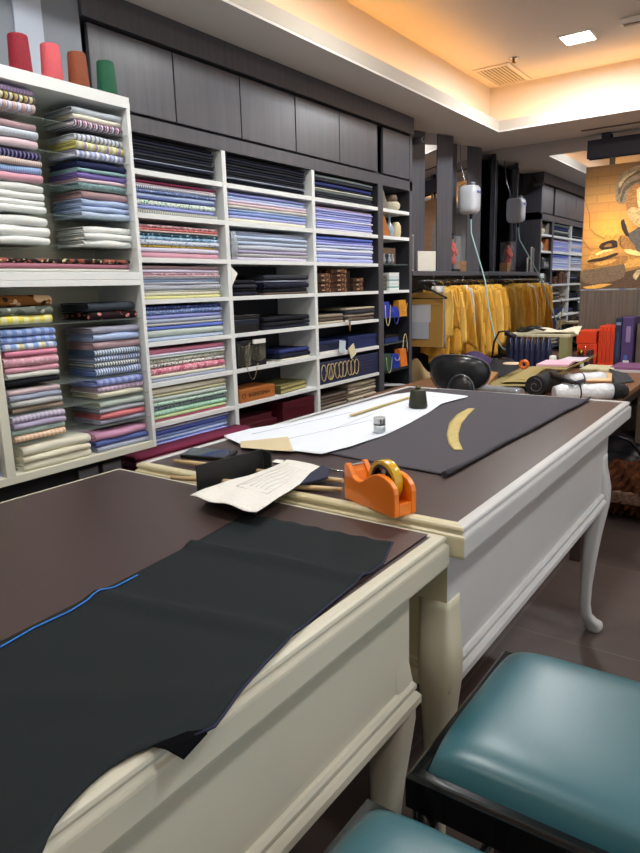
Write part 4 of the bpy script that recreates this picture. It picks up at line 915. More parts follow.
def zf(x, y, a, b_):
    z = .0055+.0008*math.sin(x*19+y*11)
    for (p, q, amp, wd) in folds:
        P_, Q_ = Vector(p), Vector(q); d = (Q_-P_); nrm = Vector((-d.y, d.x)).normalized(); s = (Vector((x, y))-P_).dot(nrm); tt = (Vector((x, y))-P_).dot(d)/d.length_squared
        z += amp*math.exp(-(s/wd)**2)*max(0, min(1, 1.4-abs(tt-.5)))
    if x > -.52: z += .0025*min(1, (x+.52)/.02)
    return z
NV = 46; ytop = 1.003
def cf(a, b_):
    # b_ across, a down the length; the far edge runs slightly askew
    yl = Lc[0][1]+(-.35-Lc[0][1])*a; yr = Rc[0][1]+(-.35-Rc[0][1])*a
    def xa(Lx, y):
        for p, q in zip(Lx, Lx[1:]):
            if min(p[1], q[1])-1e-6 <= y <= max(p[1], q[1])+1e-6 and p[1] != q[1]:
                f = (p[1]-y)/(p[1]-q[1]); return p[0]+(q[0]-p[0])*f
        return Lx[-1][0]
    x0, x1 = xa(Lc, yl), xa(Rc, yr); x = x0+(x1-x0)*b_; y = yl+(yr-yl)*b_
    if a < .001: y += .003*math.sin(b_*40)
    return (x, y, TN+zf(x, y, a, b_))
MB().grid(cf, 110, 34, 0, .0016).build('cloth', BF, r)
pts = [cf(i/60, 1.0) for i in range(61)]
MB().tube([(p[0]+.0005, p[1], p[2]-.0003) for p in pts if p[1] > .40], .0017, 5).build('selvedge', NAVYE, r)
ch = [L2(0, 653.5), L2(35, 633), L2(70, 616.5), L2(93, 602), L2(118, 590), L2(141, 577.5)]
MB().tube([(x, y, TN+zf(x, y, 0, 0)+.0022) for x, y in [Vector(ch[i]).lerp(Vector(ch[i+1]), k/8) for i in range(len(ch)-1) for k in range(8)]], .0014, 5).build('chalk_line', mat('blue_chalk', '2E7FD8', .8), r)
# turned-under corner flap, coloured darker than the cloth
fp = [L2(152, 753), L2(188, 738.5), L2(204, 737), L2(208, 740), L2(184, 763), L2(166, 756)]
MB().prism([(x, y, TN+.0076-(.004 if i in (4,) else 0)) for i, (x, y) in enumerate(fp)], (0, 0, .0014)).build('turned_corner', mat('black_flap', '07080B', .9, spec=.05), r)

# ---- charcoal cloth on the far table
r = thing('charcoal_fabric', 'charcoal grey cloth curled at one corner, with painted edge shadow, on the far cutting table', 'fabric', (-.95, 2, TF))
Ac = [(-1.30, 1.47), (-1.275, 2.0), (-1.24, 2.625)]; Bc = [tuple(pz(446, 476.5, TF))[:2], (-.625, 2.0), (-.606, 2.625)]
patch(Ac, Bc, TF+.0026, 60, 40, .0014, lambda x, y, a, b_: .0007*math.sin(x*17+y*5)+(.0015*math.exp(-((y-1.95-.3*(x+.9))/.05)**2))).build('cloth', CHARCOAL, r)
MB().tube([(Bc[0][0]+.001+(Bc[-1][0]-Bc[0][0])*i/16+.002*math.sin(i), Bc[0][1]-.01+(2.625-Bc[0][1]+.01)*i/16, TF+.0085+.001*math.sin(i*1.7)) for i in range(17)], [.009, .007]+[.0055]*15, 10, flat=.85).build('curl_shadow_line', mat('charcoal_shadow', '34333A', .85, bump=(700, .2)), r)  # near end is a curl; the rest is the edge's shadow as a dark strip
# ---- white paper
r = thing('pattern_paper', 'large white pattern paper with a folded tan corner on the charcoal cloth', 'paper', (-1.1, 2, TF+.006))
def L3(u, v, z=TF+.006): p = pz(u, v, z); return (p.x, p.y)
topc = [L3(*p) for p in ((224, 436), (250, 429.5), (290, 423), (317, 416), (352, 405), (391, 395), (420, 391.5), (468, 396.5))]
botc = [L3(*p) for p in ((224.5, 437), (243, 446), (272, 449.5), (297, 451.5), (321, 455), (350, 448), (384, 435.5), (411, 423), (426, 414), (441, 404.5), (466, 398))]
patch(topc, botc, TF+.0062, 60, 14, .0005, lambda x, y, a, b_: .0016*math.sin(a*22)*abs(b_-.2)+.0012*math.sin(b_*5+a*9)+.0012).build('sheet', mat('white_paper', 'DFE6EF', .75), r)
fo = [pz(240.5, 441.5, TF+.011), pz(262, 439.5, TF+.014), pz(288, 436.8, TF+.012), pz(293.5, 451.5, TF+.010), pz(268, 450, TF+.010), pz(240.5, 447.5, TF+.009)]
MB().prism(fo, (0, 0, .0006)).build('folded_corner', mat('tan_paper', 'C9BC98', .8), r)
for (a, b_) in (((252, 434), (352, 412)), ((282, 440), (372, 420)), ((330, 430), (378, 412))):
    p, q = pz(*a, TF+.0105), pz(*b_, TF+.0105); MB().tube([tuple(p.lerp(q, i/6)) for i in range(7)], .0006, 4).build('pencil_line', mat('pencil_line', 'AEB4C0', .8), r)
# curved and straight rulers
WR = grain('boxwood', 'C6B477', 'B5A25F', 8, (8, 1, 8), .45, .4)
r1 = [(474, 409), (461, 414), (451, 423), (446.5, 434), (449, 444), (454, 450.5)]; r2 = [(466.5, 408.5)]
outer = [(468, 409), (457, 415), (449, 424), (446.5, 435), (448.5, 443.5), (453.5, 450.5)]; inner = [(474.5, 409), (468, 415.5), (461.5, 424), (458.5, 434), (459, 442), (463, 450.5)]
zc = TF+.0045
r = patch([L3(*p, zc) for p in outer], [L3(*p, zc) for p in inner], zc+.003, 24, 4, .003)
tag(r.build('curved_ruler', WR), 'curved wooden tailor ruler lying on the charcoal cloth', 'ruler')
p, q = pz(349, 415.5, TF+.0125), pz(414, 395.5, TF+.0125); d = (q-p).normalized(); s = Vector((d.y, -d.x, 0))*.016
one(MB().prism([p, q, q+s, p+s], (0, 0, .003)), 'straight_ruler', WR, 'long straight wooden ruler lying on the white paper', 'ruler', bevel=.0006)
# cup, can
c = pz(418, 406.5, TF+.011)
r = thing('tapered_weight', 'dark olive tapered weight with a knob on the white paper', 'weight', tuple(c))
MB().lathe([(.034, 0), (.035, .003), (.028, .060), (.025, .064), (.010, .065)], (0, 0, 0), 24).build('body', mat('dark_olive_iron', '33352A', .5, metal=.2), r, local=True)
MB().lathe([(.008, .0652), (.010, .072), (.006, .078), (.002, .079)], (0, 0, 0), 14).build('knob', mat('brass_knob', '6E6240', .4, metal=.6), r, local=True)
c = pz(379.5, 431.5, TF+.011)
r = thing('small_can', 'small silver and white can standing on the white paper', 'can', tuple(c))
MB().lathe([(.0175, 0), (.0185, .001), (.0185, .0215)], n=24).build('lower_band', mat('can_pale', 'C6CFD4', .35, metal=.3), r, local=True)
MB().lathe([(.0187, .022), (.0187, .0245)], n=24).build('dark_ring', mat('can_dark', '20242A', .4), r, local=True)
MB().lathe([(.0184, .025), (.0184, .044), (.0175, .0455), (.016, .0455), (.016, .043)], n=24).build('upper_band', mat('can_silver', 'D8DADC', .25, metal=.5), r, local=True)
for aa, ww in ((-.9, .18), (-.35, .28)):
    MB().add([( .0188*math.cos(aa+ww*i/4), .0188*math.sin(aa+ww*i/4), z) for z in (.028, .041) for i in range(5)], [(i, i+1, i+6, i+5) for i in range(4)]).build('dark_mark', MATS['can_dark'], r, local=True)

# ---- orange tape dispenser
Lp, Fp, Rp = pz(344.5, 498.5, TF+.002), pz(394.5, 519, TF+.002), pz(416.5, 511.5, TF+.002)
ex = (Fp-Lp); LEN = ex.length; ex.normalize(); ey = Vector((-ex.y, ex.x, 0)); WID = .058
ORG = mat('orange_plastic', 'F07E12', .3, coat=.5)
r = thing('tape_dispenser', 'orange tape dispenser holding a yellow tape roll', 'tape dispenser', tuple(Lp))
M = Matrix((tuple(ex)+(0,), tuple(ey)+(0,), (0, 0, 1, 0), (0, 0, 0, 1))).transposed()
def dpt(s, w_, z): return M @ Vector((s, w_, z))
sc_s = LEN/.156
PR = [(0, 0), (0, .074), (.004, .080), (.010, .080), (.016, .072), (.026, .058), (.038, .051), (.05, .050), (.062, .055), (.074, .064), (.088, .073), (.102, .078), (.116, .079), (.130, .076), (.142, .070), (.152, .060), (.156, .048), (.156, 0)]
def plate(w0, w1): return MB().prism([dpt(s*sc_s, w0, z) for s, z in PR], ey*(w1-w0))
plate(0, .013).build('near_side', ORG, r, local=True, bevel=.0025)
plate(WID-.013, WID).build('far_side', ORG, r, local=True, bevel=.0025)
mb = MB()
mb.prism([dpt(s*sc_s, .0131, z) for s, z in [(0.001, 0), (0.001, .07), (.010, .074), (.018, .062), (.026, .045), (.04, .02), (.12, .012), (.135, .024), (.155, .026), (.155, 0)]], ey*(WID-.0262))
mb.build('base', ORG, r, local=True, bevel=.0015)
MB().prism([dpt(.001*sc_s, .010, .0745), dpt(.012*sc_s, .010, .077), dpt(.013*sc_s, .010, .0755), dpt(.002, .010, .073)], ey*(WID-.02)).build('cutter', STEEL, r, local=True)
WM = Matrix((tuple(ex), (0, 0, 1), tuple(ey))).transposed()
ctr = dpt(.098*sc_s, WID/2, .060)
def ringm(r0, r1, w_, n=40):
    return MB().lathe([(r0, -w_), (r1, -w_), (r1, w_), (r0, w_), (r0, -w_)], tuple(ctr), n, M=WM, cap=False)
ringm(.033, .0425, .0105).build('tape_roll', mat('yellow_tape', 'D2A418', .25, coat=.5), r, local=True, bevel=.0008)
ringm(.028, .0328, .0112).build('roll_core', BLACK, r, local=True)
mb = MB()
for k in range(5):
    a = k*2*PI/5; dv = ex*math.cos(a)+Vector((0, 0, 1))*math.sin(a)
    mb.tube([ctr+dv*.004, ctr+dv*.029], .0035, 6)
mb.lathe([(.007, -.0135), (.007, .0135)], tuple(ctr), 14, M=WM).build('hub', mat('hub_black', '1C1C20', .35), r, local=True)

# ---- rods, tray, draft paper, phone
def rod(a, b_, z, rad, lab):
    p, q = pz(*a, z), pz(*b_, z); return one(MB().tube([tuple(p.lerp(q, i/8)+Vector((0, 0, .0004*math.sin(i)))) for i in range(9)], [rad*.85]+[rad]*7+[rad*.9], 10), 'wooden_stick', grain('pale_wood', 'CDB68C', 'C0A070', 9, (1, 10, 10), .45, .4), lab, 'stick', 'wooden sticks under the draft paper')
rod((174, 461), (343, 481), TF+.0085, .0062, 'round wooden stick lying nearer the dark tablet, under the draft paper')
rod((171, 477.5), (342, 490), TF+.0085, .0060, 'round wooden stick lying along the cream table edge')
r = thing('dark_tablet', 'dark tablet lying on the leather tabletop behind the black tray', 'tablet', tuple(pz(208, 456, TF+.001)))
q = [pz(180, 458, TF+.001), pz(226, 461.5, TF+.001), pz(238, 453, TF+.001), pz(192, 450.5, TF+.001)]
MB().prism(q, (0, 0, .009)).build('body', BLACK, r, bevel=.002)
cq = sum(q, Vector())/4
MB().prism([cq+(p-cq)*.9+Vector((0, 0, .0092)) for p in q], (0, 0, .0004)).build('screen', mat('screen_glass', '2A3038', .06, spec=.9), r)
r = thing('black_tray', 'black open cardboard tray under the draft paper', 'tray', (-1.0, 1.1, TN))
BC = mat('black_cardboard', '16181A', .6)
p0, p1 = pz(197, 491, TF+.004), pz(263, 470.5, TF+.004)
dv = (p1-p0).normalized(); nv = Vector((dv.y, -dv.x, 0))
MB().prism([p0, p1, p1+Vector((0, 0, .056)), p0+Vector((0, 0, .060))], nv*.003).build('tall_side', BC, r, bevel=.0006)
MB().prism([p1+nv*.0031, p1+nv*.03, p1+nv*.03+Vector((0, 0, .050)), p1+nv*.0031+Vector((0, 0, .054))], dv*.003).build('short_side', BC, r)
b0, b1 = pz(203, 499, TN+.004), pz(253, 514.5, TN+.004)
MB().prism([b0, b1, pz(275, 503, TN+.004), pz(215, 486, TN+.004)], (0, 0, .014)).build('floor_panel', BC, r, bevel=.002)
r = thing('draft_paper', 'creased off-white draft pattern lying over the black tray', 'paper', tuple(pz(255, 485, TF+.012)))
zd = TF+.018
Al = [L3(u, v, zd) for u, v in ((190, 496.5), (205, 489), (225, 482), (250, 475), (268, 469), (287, 460))]
Ar = [L3(u, v, zd) for u, v in ((256.5, 513), (272, 502), (285, 494), (297, 486), (309, 479), (323, 468))]
def zdf(x, y, a, b_): return .003*math.sin(b_*12+.8)*(1-a)**3+.004*math.sin(PI*b_)*(.4+.6*a)+.0006*math.sin(a*20+b_*8)
patch(Al, Ar, zd, 40, 30, .0006, zdf).build('sheet', mat('draft_paper', 'DDDCD5', .75, bump=(60, .3)), r)
def dl(pts, nm='drawn_line'):
    P_ = []
    for a, b_ in pts:
        pa = Vector(Al[0]).lerp(Vector(Al[-1]), a); pb = Vector(Ar[0]).lerp(Vector(Ar[-1]), a); p = pa.lerp(pb, b_); P_.append((p.x, p.y, zd+zdf(0, 0, a, b_)+.0015))
    MB().tube(P_,   .0006, 4).build(nm, mat('drawn_grey', 'DAD9D2', .8), r)
for k in range(5): dl([(.35+.5*i/8, .28+k*.11+.03*math.sin(i+k)) for i in range(9)])
dl([(.3, .25), (.9, .25)]); dl([(.3, .8), (.88, .78)]); dl([(.3, .25), (.3, .8)])
one(MB().prism([pz(272, 462, TF+.003), pz(281, 463.5, TF+.003), pz(284, 460.5, TF+.003), pz(276, 459.5, TF+.003)], (0, 0, .0006)), 'paper_slip', CARD, 'tiny white paper slip behind the draft paper', 'paper')
q = [pz(u, v, TF+.018) for u, v in ((300, 486), (318, 482), (328, 479), (330, 470), (322, 467), (310, 475))]
one(MB().prism(q, (0, 0, .006)), 'navy_strap', mat('navy_cloth', '1A2038', .8), 'navy fabric scrap lying on the sticks beside the draft paper', 'fabric', bevel=.002)
r = thing('small_scissors', 'small dark scissors behind the orange tape dispenser', 'scissors', tuple(pz(335, 470, TF+.003)))
MB().tube([pz(322, 466.5, TF+.004), pz(336, 470.5, TF+.005), pz(346, 471.5, TF+.004)], [.001, .003, .002], 6).build('blade', STEEL, r)
for u, v in ((350, 470), (349, 475)):
    c = pz(u, v, TF+.005); MB().tube([(c.x+.014*math.cos(a), c.y+.009*math.sin(a), c.z) for a in [i*PI/8 for i in range(16)]], .0025, 6, closed=True).build('handle_ring', BLACK, r)

# ================================================================ stools
TEAL = mat('teal_leather', '2A5C66', .36, spec=.6, coat=.25, bump=(500, .03))
MATS['teal_leather'].node_tree.nodes['Principled BSDF'].inputs['Coat Roughness'].default_value = .3
def stool(x0, x1, y0, y1, zf_, lab):
    t_ = thing('stool', lab, 'stool', ((x0+x1)/2, (y0+y1)/2, 0), 'teal padded stools')
    MB().ring(x0, x1, y0, y1, [(0, zf_-.062), (0, zf_-.008), (-.006, zf_), (-.022, zf_), (-.028, zf_-.006), (-.028, zf_-.062)]).build('seat_frame', BLACKLAC, t_, bevel=.002)
    a0, a1, c0, c1 = x0+.018, x1-.018, y0+.018, y1-.018
    def cu(a, b_):
        u, v = 2*a-1, 2*b_-1
        # rounded-square dome
        k = max(abs(u), abs(v)); h = (1-abs(u)**5)*(1-abs(v)**5); rr = 1-.035*(abs(u)*abs(v))**3
        return ((a0+a1)/2+(a1-a0)/2*math.copysign(abs(u)**.92, u)*rr, (c0+c1)/2+(c1-c0)/2*math.copysign(abs(v)**.92, v)*rr, zf_-.006+.056*max(0, h)**.36)
    mb = MB().grid(cu, 40, 40); mb.build('cushion', TEAL, t_)
    B(a0, a1, c0, c1, zf_-.05, zf_-.015).build('seat_board', BLACK, t_)
    for sx, sy, X, Y in ((-1, -1, x0, y0), (1, -1, x1, y0), (1, 1, x1, y1), (-1, 1, x0, y1)):
        mb = MB()
        for i in range(1): mb.tube([(X-sx*.024, Y-sy*.024, zf_-.0625), (X-sx*.022, Y-sy*.022, .3), (X-sx*.012, Y-sy*.012, .0)], [.024, .020, .015], 4)
        mb.build('leg', BLACKLAC, t_)
    for yy in (y0+.022, y1-.022): MB().tube([(x0+.035, yy, .17), (x1-.035, yy, .17)], .01, 8).build('stretcher', BLACKLAC, t_)
    for xx in (x0+.022, x1-.022): MB().tube([(xx, y0+.035, .22), (xx, y1-.035, .22)], .01, 8).build('stretcher', BLACKLAC, t_)
stool(-.428, .04, .80, 1.235, .60, 'teal leather stool with black frame beside the gap between tables')
stool(-.455, -.01, .29, .728, .60, 'teal leather stool nearest the camera, only its corner showing')
# ================================================================ desk at the far end with its clutter
DZ = .75
r = thing('work_desk', 'walnut desk under the mural covered with papers and cloth rolls', 'desk', (-1.3, 4.2, 0))
B(-1.92, -.69, 3.10, 5.29, DZ-.028, DZ).build('desktop', DESKW, r, bevel=.003)
for X in (-1.86, -.76):
    for Y in (3.2, 5.2): B(X-.025, X+.025, Y-.025, Y+.025, 0, DZ-.0285).build('leg', mat('desk_leg', '3A2C24', .5), r, bevel=.003)
B(-1.83, -.79, 5.19, 5.21, .45, DZ-.029).build('modesty_panel', mat('desk_leg', '3A2C24', .5), r)
B(-.775, -.755, 3.23, 5.17, .62, DZ-.029).build('side_rail', mat('desk_leg', '3A2C24', .5), r)
def P5(u, v, z=DZ+.001): return pz(u, v, z)
# low shelf under the desk
yS = 4.75; a = py(604, 447, yS); zb = py(626, 449, yS).z
r = thing('low_bookshelf', 'low wooden shelf on a peg leg under the desk', 'shelf', (-.85, yS+.15, 0))
SW = grain('taupe_wood', '7A6C5C', '6A5C4E', 5, (1, 10, 10), .5)
B(-1.25, -.45, yS, yS+.3, zb-.02, zb).build('bottom_board', SW, r, bevel=.002)
xp = py(638, 430, yS).x
B(xp-.015, xp+.012, yS, yS+.3, zb+.0005, .60).build('upright', SW, r); B(-1.25, -1.23, yS, yS+.3, zb+.0005, .60).build('upright', SW, r)
B(-1.25, -.45, yS, yS+.3, .6005, .615).build('top_board', SW, r)
for X in (xp-.03, -1.18): MB().tube([(X, yS+.05, zb-.0205), (X+.01, yS+.03, 0)], [.022, .012], 10).build('peg_leg', mat('light_peg', 'C8A87C', .5), r)
for k in range(4):
    o = one(B(-1.10+.02*(k % 2), xp-.03-.01*(k % 3), yS+.02, yS+.25, zb+.001+k*.019, zb+.0185+k*.019), 'magazine', mat('mag_%d' % k, ('3A3248', '8A8490', '2A3048', '5A4A50')[k], .5), '%s magazine in the pile on the low shelf' % ('lowest purple-grey', 'pale grey', 'dark blue', 'topmost brownish')[k], 'magazine', 'magazines on the low shelf', bevel=.001)
# shaggy rug roll and black bag on the floor
SHG = grain('brown_shag', '6A3E26', '2E1A10', 26, (1, 1, 1), .95, .1, .8)
r = thing('shaggy_rug', 'rolled shaggy brown rug with a pale band on the floor', 'rug', (-.35, 4.0, .15))
rnd = random.Random(5)
def rug(a, b_):
    an = 2*PI*b_; x = -.78+.9*a; n_ = .018*math.sin(a*60+b_*37)*math.sin(b_*70+a*13)+.012*math.sin(a*131+b_*50)
    rr = .150+n_; return (x, 3.99+rr*1.05*math.cos(an), .168+rr*math.sin(an)*.98)
mb = MB().grid(rug, 120, 70, 0); mb.add([rug(0, k/40) for k in range(40)], [list(range(40))]); mb.add([rug(1, k/40) for k in range(40)], [list(range(40))[::-1]])
mb.build('roll', SHG, r)
def band(a, b_):
    an = PI*(.60+.12*a*0+.14*b_)+PI*.35; x = -.74+.8*a; rr = .162+.008*math.sin(a*90+b_*20); return (x, 3.99+rr*1.05*math.cos(an), .168+rr*math.sin(an))
MB().grid(band, 70, 8, 0, .006).build('pale_band', grain('pale_shag', '9A7A66', '5E4636', 40, (1, 1, 1), .95, .1, .8), r)
r = thing('leather_bag', 'black leather bag lying behind the rolled brown rug', 'bag', (-.78, 4.38, 0))
def bag(a, b_):
    an = 2*PI*b_; x = -1.02+.42*a; e = math.sin(PI*min(1, max(0, a*.96+.02)))**.3
    return (x, 4.38+.15*e*math.cos(an), .185+e*.18*math.copysign(abs(math.sin(an))**.8, math.sin(an))+.01*math.sin(a*14+b_*9))
MB().grid(bag, 24, 24).build('body', mat('black_leather', '15151A', .35, spec=.6), r)
MB().tube([(-.95, 4.25, .30), (-.9, 4.2, .40), (-.8, 4.19, .43), (-.72, 4.2, .40), (-.66, 4.25, .30)], .010, 8).build('handle', MATS['black_leather'], r)

# storage boxes and books
OR = mat('orange_box', 'E2441C', .45); ORE = mat('orange_edge', 'C23A18', .5)
def ubox(u0, u1, v0, v1, y, dpt_, lab, m=OR, group='orange boxes on the desk', nm='box_file', cat='box file', base=DZ+.001, spine=False):
    p0, p1 = py(u0, v1, y), py(u1, v1, y); zt = py((u0+u1)/2, v0, y).z
    r = thing(nm, lab, cat, ((p0.x+p1.x)/2, y+dpt_/2, base), group)
    B(p0.x+.001, p1.x-.001, y, y+dpt_, base, zt).build('body', m, r, bevel=.003)
    return r, p0.x, p1.x, zt
ubox(576, 596.2, 344, 363, 5.02, .22, 'orange box lying lower, under another orange box')
zmid = py(586, 344, 5.02).z
ubox(576, 596.2, 331, 343, 5.02, .22, 'orange box lying on top of another orange box', base=zmid+.001)
for k in range(4):
    u0 = 597+k*4.0
    r_, a_, b2, zt = ubox(u0, u0+4.0, 326+(.3*k), 363, 4.99, .24, 'upright orange box file, %s from the navy book' % ('fourth', 'third', 'second', 'first')[k])
    B(a_+.006, b2-.006, 4.9885, 4.9898, DZ+.03, zt-.03).build('spine_panel', ORE, r_)
r_, a_, b2, zt = ubox(613, 619.4, 318, 363.5, 4.99, .26, 'tall dark navy album standing between orange boxes and purple one', mat('navy_album', '222844', .45), None, 'album', 'album')
B(a_+.006, b2-.006, 4.9885, 4.9899, zt-.05, zt-.03).build('spine_label', mat('spine_lines', '7C88A8', .5), r_)
B(a_+.015, b2-.015, 4.9885, 4.9899, DZ+.06, zt-.10).build('spine_label', mat('spine_dark', '2F4468', .5), r_)
r_, a_, b2, zt = ubox(619.7, 631.5, 317.5, 363, 4.99, .26, 'thick purple album with a pale spine plate', mat('purple_album', '4A3766', .4), None, 'album', 'album')
w_ = b2-a_
B(a_+w_*.38, b2-w_*.25, 4.9885, 4.9899, zt-.17, zt-.06).build('spine_plate', mat('lilac_plate', '8A7AA0', .4), r_)
B(a_+w_*.25, b2-w_*.25, 4.9885, 4.9899, DZ+.02, DZ+.045).build('pale_mark', CARD, r_)
B(a_+w_*.3, b2-w_*.4, 4.9885, 4.9899, DZ+.05, DZ+.08).build('blue_mark', mat('blue_mark', '4A6AA8', .5), r_)
ubox(634.5, 660, 324, 362, 5.05, .2, 'grey-brown paper bag with a cream rim at the picture edge', PANELW, None, 'paper_bag', 'bag')
p = py(636, 323, 5.05)
mp_ = P5(628, 368)
for k, (c, lab) in enumerate((('C9C2C4', 'pale glossy magazine under the purple one beside the albums'), ('8A5A80', 'purple magazine topping the pile beside the albums'))):
    one(B(-.96, -.70, 4.66+.01*k, 4.95, DZ+.001+k*.017, DZ+.0175+k*.017), 'magazine', mat('desk_mag_%d' % k, c, .4), lab, 'magazine', 'magazines beside the albums', bevel=.001)
# pen holder
c = py(581, 360, 4.86); 
r = thing('pen_holder', 'dark desk organiser with brass trinkets before the orange boxes', 'desk organiser', (c.x, 4.86, DZ+.001))
B(c.x-.07, c.x+.05, 4.80, 4.90, DZ+.001, DZ+.085).build('holder', BLACK, r, bevel=.003)
B(c.x+.052, c.x+.075, 4.80, 4.90, DZ+.001, DZ+.125).build('tall_cell', mat('dark_wine', '3A2430', .5), r, bevel=.003)
B(c.x+.01, c.x+.035, 4.797, 4.7995, DZ+.01, DZ+.06).build('white_tag', CARD, r)
MB().sphere((c.x, 4.84, DZ+.108), .022, 0, 12, 8).build('brass_ball', GOLD, r)
MB().tube([(c.x-.09, 4.84, DZ+.14), (c.x-.055, 4.84, DZ+.085)], .005, 6).build('pen', STEEL, r)
MB().tube([(c.x+.04, 4.84, DZ+.086), (c.x+.03, 4.84, DZ+.15)], .004, 6).build('pen', STEEL, r)
# navy pouch rack with shelf board and olive panel
yN = 4.55
pl, pr = py(506, 350, yN), py(568, 350, yN); zt = py(540, 337, yN).z
r = thing('pouch_rack', 'rack with an olive end panel hung with navy drawstring pouches', 'rack', ((pl.x+pr.x)/2, yN+.15, DZ))
OLV = mat('olive_card', '8C8A5E', .7)
x_o = py(559, 350, yN).x
B(pl.x, pr.x+.01, yN, yN+.22, zt, zt+.018).build('top_board', mat('cream_board', 'CFC8A6', .6), r, bevel=.002)
B(x_o, pr.x, yN-.002, yN+.10, DZ+.001, zt-.0005).build('end_panel', OLV, r)
B(pl.x, pl.x+.02, yN, yN+.3, DZ+.001, zt-.0005).build('end_panel', mat('dark_panel', '24242A', .6), r)
NVY = mat('navy_satin', '1C2547', .5, spec=.5)
wN = (x_o-pl.x-.03)/9
for k in range(9):
    X = pl.x+.022+k*wN
    if k == 8:
        break
    q_ = thing('drawstring_pouch', 'navy drawstring pouch hanging on the rack, %s from the dark end' % ORD[k].replace('top', 'first'), 'pouch', (X+wN/2, yN-.02, zt-.1), 'navy pouches hanging on the rack')
    def pf(a, b_, X=X, k=k):
        an = 2*PI*b_; nar = .45+.55*min(1, a*3); return (X+wN/2+wN*.62*nar*math.cos(an)+.006*math.sin(k*3)*a, yN-.022+.016*nar*math.sin(an), zt-.005-(zt-DZ-.02+.008*math.sin(k*2))*a)
    MB().grid(pf, 8, 14).build('bag', NVY, q_)
    MB().tube([(X+wN*.5, yN-.012, zt+.004), (X+wN*.62, yN-.042, zt-.02), (X+wN*.55, yN-.041, zt-.09)], .0018, 5).build('cord', mat('silver_cord', '9AA0B4', .5), q_)
c = Vector((x_o-.035, yN-.035, DZ))
one(MB().lathe([(.022, 0), (.024, .02), (.024, .10), (.018, .11)], (x_o-.028, yN-.035, DZ+.002), 14), 'white_roll', CARD, 'small white roll standing by the olive rack panel', 'roll')
MBj = MB().grid(lambda a, b_: (x_o-.26+.34*a, yN+.05+.2*b_, zt+.022+.03*math.sin(a*5)*math.sin(b_*4)+.018*a), 14, 8, 0, .003)
one(MBj, 'cream_cloth', mat('cream_cloth', 'DAD2B8', .85), 'crumpled cream cloth lying on the pouch rack', 'cloth')
mb = MB()
for j in range(3): mb.tube([(pl.x+.12+.03*j+.07*math.cos(i*.7+j), yN+.10+.05*math.sin(i*.9+j*2), zt+.03+.006*j+.02*math.sin(i*.5)**2) for i in range(14)], .007, 6)
one(mb, 'coiled_cable', BLACK, 'black coiled cable lying on the pouch rack', 'cable')
# purple and yellow striped cloth with black cables to its left
r = thing('striped_scarf', 'purple cloth with yellow stripes heaped behind the black chair', 'cloth', tuple(py(474, 352, 4.3)))
A0 = py(458, 352, 4.25); B0 = py(494, 356, 4.25)
for k, (m_, ofs) in enumerate(((mat('purple_cloth', '3A2452', .7), 0), (mat('gold_stripe', 'D8B048', .7), .016), (MATS['purple_cloth'], .022), (mat('white_stripe', 'D8D4C8', .7), .036), (MATS['purple_cloth'], .042))):
    def sf(a, b_, k=k, ofs=ofs):
        return (A0.x+(B0.x-A0.x)*a, 4.24+.2*b_-ofs*1.9*(1-b_), DZ+.055+.07*math.sin(PI*min(1, a*1.0+.12))*math.sin(PI*(.15+.8*b_))+.0-ofs*.9*(1-b_)+.045*(k == 0)*0+.03*(1-a)+.012*k*.3)
    MB().grid(sf, 14, 8, 0, .004).build('cloth_stripe', m_, r)
mb = MB()
for j in range(5):
    pts = [P5(482+6*j+12*math.cos(i*.8+j*1.7), 363+5*math.sin(i*1.1+j), DZ+.02+.02*abs(math.sin(i+j))) for i in range(10)]
    mb.tube(pts, .006, 5)
one(mb, 'cable_heap', BLACK, 'heap of black cables on the desk beside the striped cloth', 'cable')
r = thing('cable_loop', 'black looped cable with grey plug rising before the pouches', 'cable', tuple(py(500, 345, 4.35)))
MB().tube([py(492, 358, 4.4), py(494, 342, 4.4), py(499, 332, 4.4), py(505, 331, 4.4), py(510, 337, 4.4), py(509, 345, 4.4)], .007, 7).build('cable', BLACK, r)
c = py(510, 334, 4.4); MB().tube([(c.x-.03, 4.4, c.z+.01), (c.x+.04, 4.4, c.z-.02)], [.02, .015], 8).build('plug', mat('plug_black', '1A1A20', .4), r)
# kraft envelope sheets, pink pad, orange tape
def sheet(pts, z, h, nm, m, lab, cat, group=None, curl=.0, nu=16, nv=10):
    c4 = [P5(u, v, z) for u, v in pts]
    def f(a, b_):
        p = c4[0].lerp(c4[1], a).lerp(c4[3].lerp(c4[2], a), b_); return (p.x, p.y, p.z+curl*(a**3)+.004*math.sin(a*6)*math.sin(b_*5))
    return one(MB().grid(f, nu, nv, 0, h), nm, m, lab, cat, group)
small = thing('carton', 'open brown cardboard carton edge at the near side of the desk', 'box', tuple(P5(480, 388)))
q_ = [P5(470, 392, DZ+.002), P5(485, 395, DZ+.002), P5(498, 380, DZ+.002), P5(482, 378, DZ+.002)]
MB().prism(q_, (0, 0, .05)).build('body', mat('carton_brown', 'A8794A', .8), small, bevel=.002)
# transparent pack
def loft(p, q, rad, flat_, m, nm, par, n=12, wob=.002):
    P_ = [p.lerp(q, i/10)+Vector((0, 0, wob*math.sin(i*2.1))) for i in range(11)]
    return MB().tube(P_, [rad*(.9+.1*math.sin(i*1.7)) for i in range(11)], n, flat=flat_).build(nm, m, par)
r = thing('plastic_pack', 'clear plastic pack of grey cloth on the near desk edge', 'package', tuple(P5(500, 393)))
loft(P5(484, 389, DZ+.03), P5(521, 393, DZ+.03), .034, .7, mat('silver_grey_cloth', '4E4C50', .3, spec=.8), 'contents', r)
loft(P5(483, 389, DZ+.032), P5(522, 393, DZ+.032), .038, .75, mat('clear_wrap', 'E8ECF0', .08, alpha=.25, spec=.9), 'wrap', r)
